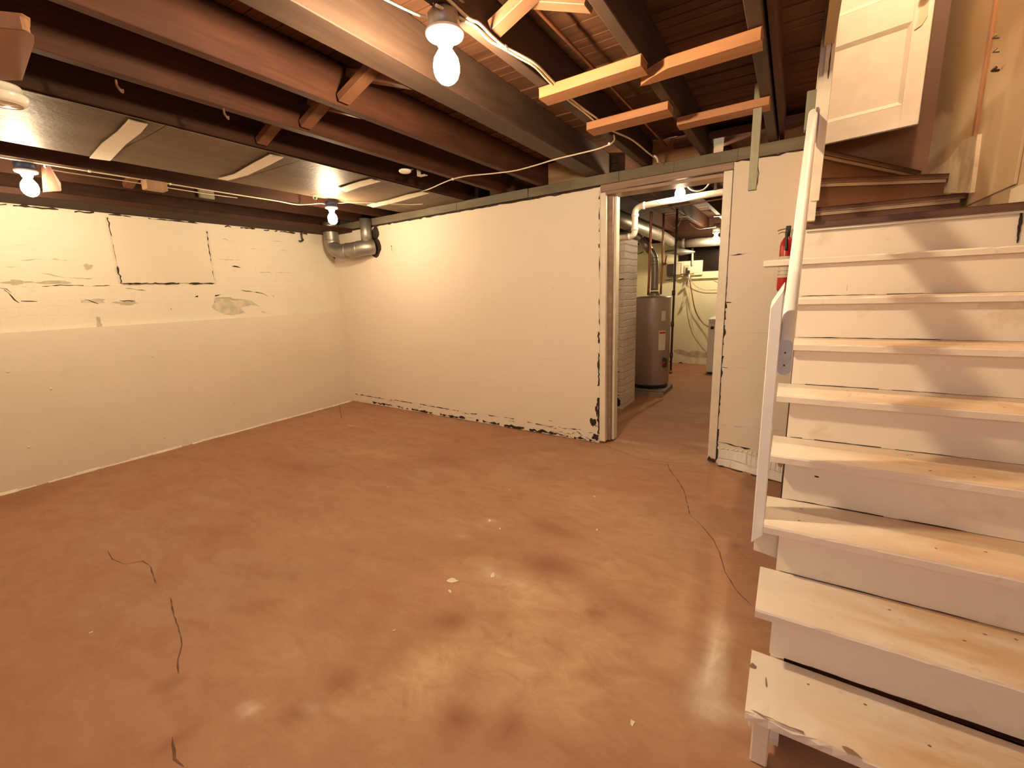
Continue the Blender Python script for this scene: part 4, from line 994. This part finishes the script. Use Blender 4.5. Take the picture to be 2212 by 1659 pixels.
cable('copper_pipe', [(3.40,2.16,1.235),(3.40,2.16,1.5),(3.41,2.16,1.60),(3.405,2.16,1.70),(3.405,2.16,2.20)], .013, 'copper water pipe behind the flue, right of the pair', 'pipe', M_copper, k=2)
t = thing('shutoff_valve', (3.44,2.1,1.62), 'copper valve with a lever on the right water pipe', 'valve')
MB().tube([(3.405,2.16,1.60),(3.46,2.12,1.60)], .014, 10).build('body', M_copper, t); MB().tube([(3.45,2.12,1.60),(3.47,2.11,1.70)], .006, 8).build('lever', M_red, t)
t = thing('gas_pipe', (3.60,1.95,.3), 'dark upright gas pipe to the right of the water heater', 'pipe')
MB().tube([(3.605,1.95,2.20),(3.605,1.95,1.5),(3.60,1.95,.30)], .013, 10).build('pipe', M_steeldark, t)
for z in (1.25, .50, .88): MB().lathe([(.014,-.03),(.020,-.028),(.020,.028),(.014,.03)], (3.60,1.95,z), seg=12).build('coupling', M_steeldark, t)
MB().tube([(3.60,1.95,.42),(3.585,1.96,.42)], .010, 8).build('branch', M_steeldark, t)
MB().lathe([(.0,-.03),(.018,-.03),(.018,.02),(.0,.02)], (3.60,1.95,.30), seg=12).build('cap', M_copper, t)
# white plastic drain pipe
t = thing('drain_pipe', (3.9,.4,1.77), 'white plastic pipe running across behind the doorway header with two bends', 'pipe')
MB().tube(smoothpts([(3.36,.40,1.765),(3.50,.40,1.768),(3.555,.40,1.772),(3.584,.40,1.80),(3.586,.40,1.86),(3.586,.40,1.94),(3.592,.40,1.985),(3.63,.40,2.012),(3.70,.40,2.018),(4.0,.40,2.030),(4.40,.40,2.042)], 4), .026, 16).build('pipe', M_pvc, t)
for a, d in (((3.535,.40,1.771),(1,0,0)), ((3.586,.40,1.83),(0,0,1)), ((3.587,.40,1.945),(0,0,1)), ((3.66,.40,2.016),(1,0,0))):
    MB().lathe([(.026,-.012),(.031,-.010),(.031,.010),(.026,.012)], a, d, 18).build('collar', M_pvc, t)
MB().box(4.215,4.235,.385,.415,2.03,2.19).build('strap', M_steeldark, t)
# big ducts
t = thing('heating_duct', (3.05,2.5,2.0), 'large round galvanised duct running back along the utility room ceiling', 'duct')
MB().tube([(3.02,.75,2.115),(3.02,1.9,2.112),(3.02,2.6,2.108),(3.02,3.4,2.10)], .085, 22).build('straight_run', M_galv, t)
MB().tube(smoothpts([(3.02,3.4,2.10),(3.03,3.70,2.09),(3.07,3.88,2.05),(3.10,3.98,2.02)]), .080, 20).build('elbow', M_galv, t)
for y in (1.3, 2.0, 2.75, 3.35): MB().lathe([(.086,-.012),(.090,0),(.086,.012)], (3.02,y,2.11), (0,1,0), 24).build('seam_band', M_galv, t)
t = thing('cross_duct', (3.7,4.05,1.9), 'horizontal galvanised duct across the far utility wall above the window', 'duct')
MB().tube([(3.19,4.03,2.0),(3.6,4.05,1.985),(4.3,4.05,1.975)], .068, 20).build('pipe', M_galv, t)
MB().lathe([(.072,-.02),(.076,0),(.072,.02)], (3.28,4.03,1.995), (1,0,0), 22).build('seam_band', M_galv, t)
MB().tube([(3.0,4.0,1.88),(3.25,4.02,1.865),(3.45,4.03,1.85)], [.02,.055,.012], 16).build('flex_end', M_galv, t)
# brick chimney pier
b = MB(); b.box(2.80, 3.290, 1.05, 1.50, 0, 1.84)
for i in range(16):
    z = .05+i*.125+random.uniform(-.02,.02); x = random.uniform(3.17,3.23)
    b.strip([(x,1.05,z),(x+random.uniform(.03,.06),1.05,z+random.uniform(-.005,.005))], (0,-1,0), .006, 1, .002, .8, .01)
b.blob((3.24,1.05,.08), (0,-1,0), .03, .05, 1, .002)
struct(b.build('wall_chimney', [M_pier, M_black]))
# washing machine
t = thing('washing_machine', (4.08,3.85,0), 'white washing machine partly hidden behind the right door jamb', 'washing machine')
MB().box(3.775,4.40,3.54,4.15,.03,.80).build('cabinet', M_appl, t, bevel=.012)
MB().box(3.79,4.39,3.55,4.14,0,.03).build('plinth', M_black2, t)
MB().box(3.77,4.41,3.535,4.16,.803,.845).build('top', M_appl, t, bevel=.012)
b = MB(); b.prism([(3.80,4.00,.845),(3.80,4.16,.845),(3.80,4.16,1.02),(3.80,4.10,1.03)], (.58,0,0)); b.build('console', M_appl, t, bevel=.006)
MB().lathe([(.0,0),(.026,0),(.024,.014),(.0,.016)], (3.83,3.539,.705), (0,-1,0), 18).build('dial', M_steeldark, t)
b = MB(); b.box(3.79,3.86,3.5385,3.5395,.775,.779); b.build('trim_line', M_steeldark, t)
# bench and bottle
t = thing('wall_bench', (2.72,3.55,0), 'pale shelf bench left of the water heater in the utility room', 'bench')
MB().box(2.37,3.02,3.25,3.80,.70,.75).build('top', M_shelf, t, bevel=.004)
for x in (2.42,2.96):
    for y in (3.30,3.74): MB().box(x-.02,x+.02,y-.02,y+.02,0,.70).build('leg', M_sillbrown, t)
MB().box(2.40,2.98,3.77,3.79,.10,.70).build('back_board', M_joist, t)
t = thing('spray_bottle', (2.66,3.45,.75), 'small blue plastic bottle standing on the pale bench', 'bottle')
MB().lathe([(.0,0),(.036,0),(.038,.01),(.038,.12),(.026,.155),(.014,.165),(.014,.185),(.0,.185)], (2.66,3.45,.751), seg=20).build('body', M_blue, t)
MB().lathe([(.0,.185),(.016,.185),(.016,.20),(.0,.20)], (2.66,3.45,.751), seg=16).build('cap', M_blue, t)
MB().lathe([(.0385,.03),(.0385,.09)], (2.66,3.45,.751), seg=20).build('label_band', M_appl, t)
# window in the far wall, board, boxes, conduit, outlet, hoses
t = thing('window_1', (3.5,4.45,1.55), 'small dark basement window in the far utility wall', 'window'); t['kind'] = 'structure'
MB().box(3.13,4.2,4.425,4.449,1.56,1.96).build('pane', M_dkwin, t)
MB().box(3.10,4.2,4.40,4.449,1.44,1.55).build('sill', M_util, t, bevel=.004)
b = MB(); b.box(3.12,3.52,4.36,4.40,1.50,1.735); tag(b.build('mounting_board', plain('board_cream',(.74,.70,.54),.5,0,.04,5,0), bevel=.003), 'cream backing board under the dark utility window', 'board')
t = thing('meter_box', (3.05,4.38,1.53), 'beige metal switch box with a lever beside the dark utility window', 'box')
MB().box(2.97,3.075,4.30,4.45,1.50,1.70).build('side_case', M_steeldark, t, bevel=.004)
MB().box(3.077,3.20,4.29,4.359,1.52,1.71).build('case', M_beigebox, t, bevel=.004); MB().box(3.20,3.23,4.28,4.359,1.53,1.71).build('lever', M_label, t, bevel=.004)
t = thing('outlet_box', (3.28,4.35,1.54), 'small beige outlet box on the cream backing board', 'box')
MB().box(3.245,3.315,4.32,4.359,1.54,1.67).build('case', M_beigebox, t, bevel=.004); MB().box(3.26,3.30,4.315,4.32,1.62,1.625).build('dark_strip', M_steeldark, t); MB().box(3.26,3.30,4.315,4.32,1.585,1.59).build('dark_strip', M_steeldark, t)
cable('conduit_pipe', [(3.357,4.34,1.93),(3.362,4.34,1.80),(3.366,4.34,1.66)], .016, 'short white upright conduit in front of the dark utility window', 'conduit', M_pvc, k=2)
t = thing('outlet_spigot', (3.33,4.30,1.50), 'dark tap fitting with a lever over the utility hoses', 'tap')
MB().tube([(3.24,4.31,1.51),(3.40,4.31,1.525)], .010, 8).build('pipe', M_copper, t); MB().box(3.285,3.30,4.29,4.32,1.50,1.62).build('handle', M_black2, t); MB().box(3.31,3.335,4.29,4.32,1.53,1.58).build('handle', M_black2, t)
MB().tube([(3.33,4.31,1.52),(3.33,4.30,1.44)], .014, 8).build('spout', M_appl, t)
cable('washer_hose', [(3.34,4.31,1.42),(3.37,4.33,1.25),(3.42,4.35,1.0),(3.47,4.38,.85),(3.56,4.38,.72),(3.66,4.34,.655),(3.79,4.2,.62)], .009, 'brown hose curving from the tap down to the washing machine', 'hose', M_copper)
cable('washer_hose', [(3.32,4.31,1.42),(3.34,4.35,1.2),(3.36,4.38,.9),(3.42,4.41,.6),(3.52,4.42,.42),(3.66,4.40,.30)], .007, 'pale thin hose hanging straight down the far utility wall', 'hose', M_label)
cable('washer_hose', [(3.34,4.34,1.44),(3.42,4.38,1.33),(3.55,4.40,1.26),(3.70,4.40,1.25),(3.95,4.40,1.25)], .006, 'thin grey cord crossing the far wall to the right', 'cord', M_grey)
cable('wall_cable', [(2.93,4.43,1.95),(2.92,4.43,1.7),(2.95,4.43,1.52),(3.0,4.43,1.47),(3.08,4.42,1.47)], .005, 'thin cream cord hanging left of the switch box', 'cord', M_cable)
t = thing('paper_tag', (3.24,4.4,1.3), 'limp paper tag hanging under the utility tap', 'tag')
b = MB(); b.prism([(3.31,4.36,1.45),(3.335,4.36,1.45),(3.29,4.36,1.33),(3.22,4.36,1.27),(3.20,4.36,1.29),(3.26,4.36,1.37)], (0,.004,0)); b.build('upper_tag', M_grey, t)
b = MB(); b.prism([(3.27,4.36,1.16),(3.30,4.36,1.17),(3.28,4.36,1.05),(3.24,4.36,.98),(3.21,4.36,.99),(3.25,4.36,1.08)], (0,.004,0)); b.build('lower_tag', M_shelf, t)
MB().tube([(3.29,4.362,1.33),(3.285,4.362,1.17)], .003, 6).build('string', M_label, t)
b = MB(); b.bar((2.85,2.75,.021),(3.02,2.42,.021),.05,.04); tag(b.build('wood_offcut', M_shelf, bevel=.003), 'loose pale stick on the utility room floor left of the heater', 'stick')
# red conduit line and a cable on the utility ceiling
cable('copper_pipe', [(3.60,1.6,2.17),(4.0,1.58,2.18),(4.5,1.56,2.19)], .007, 'thin orange copper pipe under the utility room joists', 'pipe', M_pine, k=2)
cable('utility_cable', [(3.55,3.0,2.16),(3.62,3.2,2.10),(3.72,3.4,2.12),(3.79,3.62,2.15)], .006, 'cream cable sagging to the farthest bulb', mt=M_cable)
cable('utility_cable', [(3.30,2.6,2.20),(3.42,2.6,2.08),(3.49,2.55,2.08),(3.555,2.5,2.205)], .005, 'grey cable drooping behind the gas pipe', mt=M_grey)
for k_, (x, y) in enumerate(((3.86,2.9),(3.50,2.6))):
    b = MB(); b.bar((x,y,2.198),(x+.12,y+.02,2.198),.03,.01); tag(b.build('metal_bracket', M_label), ('bright metal strap under the utility joists near the farthest bulb', 'bright metal strap under the utility joists above the gas pipe')[k_], 'strap')

# ------------------------------------------------------------------ flakes of paint on the floor
random.seed(5)
M_chip = plain('paint_flake', (.80,.68,.52), .6, 0, .1, 30, .1)
chips = [(978,1254,.030,'largest curled cream flake on the floor, left of centre'), (1064,1243,.026,'forked cream flake right of the largest one'), (1366,1562,.016,'white wedge-shaped flake near the bottom edge'), (1284,1073,.012,'small white flake nearer the doorway'),
         (1080,1142,.014,'small white flake, right of a close pair mid-floor'), (1058,1125,.020,'flat pale flake, left of a close pair mid-floor'), (852,1362,.008,'tiny flake left of the dark scrape'), (196,1367,.008,'lone tiny flake on the left part of the floor'), (1290,1145,.012,'thin flake between the pair and the stairs'),
         (838,1051,.007,'tiny flake far out toward the partition'), (972,1278,.014,'small flake just below the largest one'), (1100,1058,.008,'tiny flake beyond the close pair')]
for px, py, r, lab in chips:
    q = fp(px, py); b = MB(); n = 9; ang = random.uniform(0, 6); pts = []
    for k_ in range(n):
        a = 2*math.pi*k_/n; rr = r*random.uniform(.45, 1.15); x = math.cos(a)*rr; y = math.sin(a)*rr*.55
        pts.append((q.x+x*math.cos(ang)-y*math.sin(ang), q.y+x*math.sin(ang)+y*math.cos(ang), .0006))
    b.prism(pts, (0,0,.0018)); tag(b.build('paint_flake', M_chip), lab, 'paint flake', 'paint flakes on the floor')

for o in bpy.data.objects:
    if '_o' in o: del o['_o']
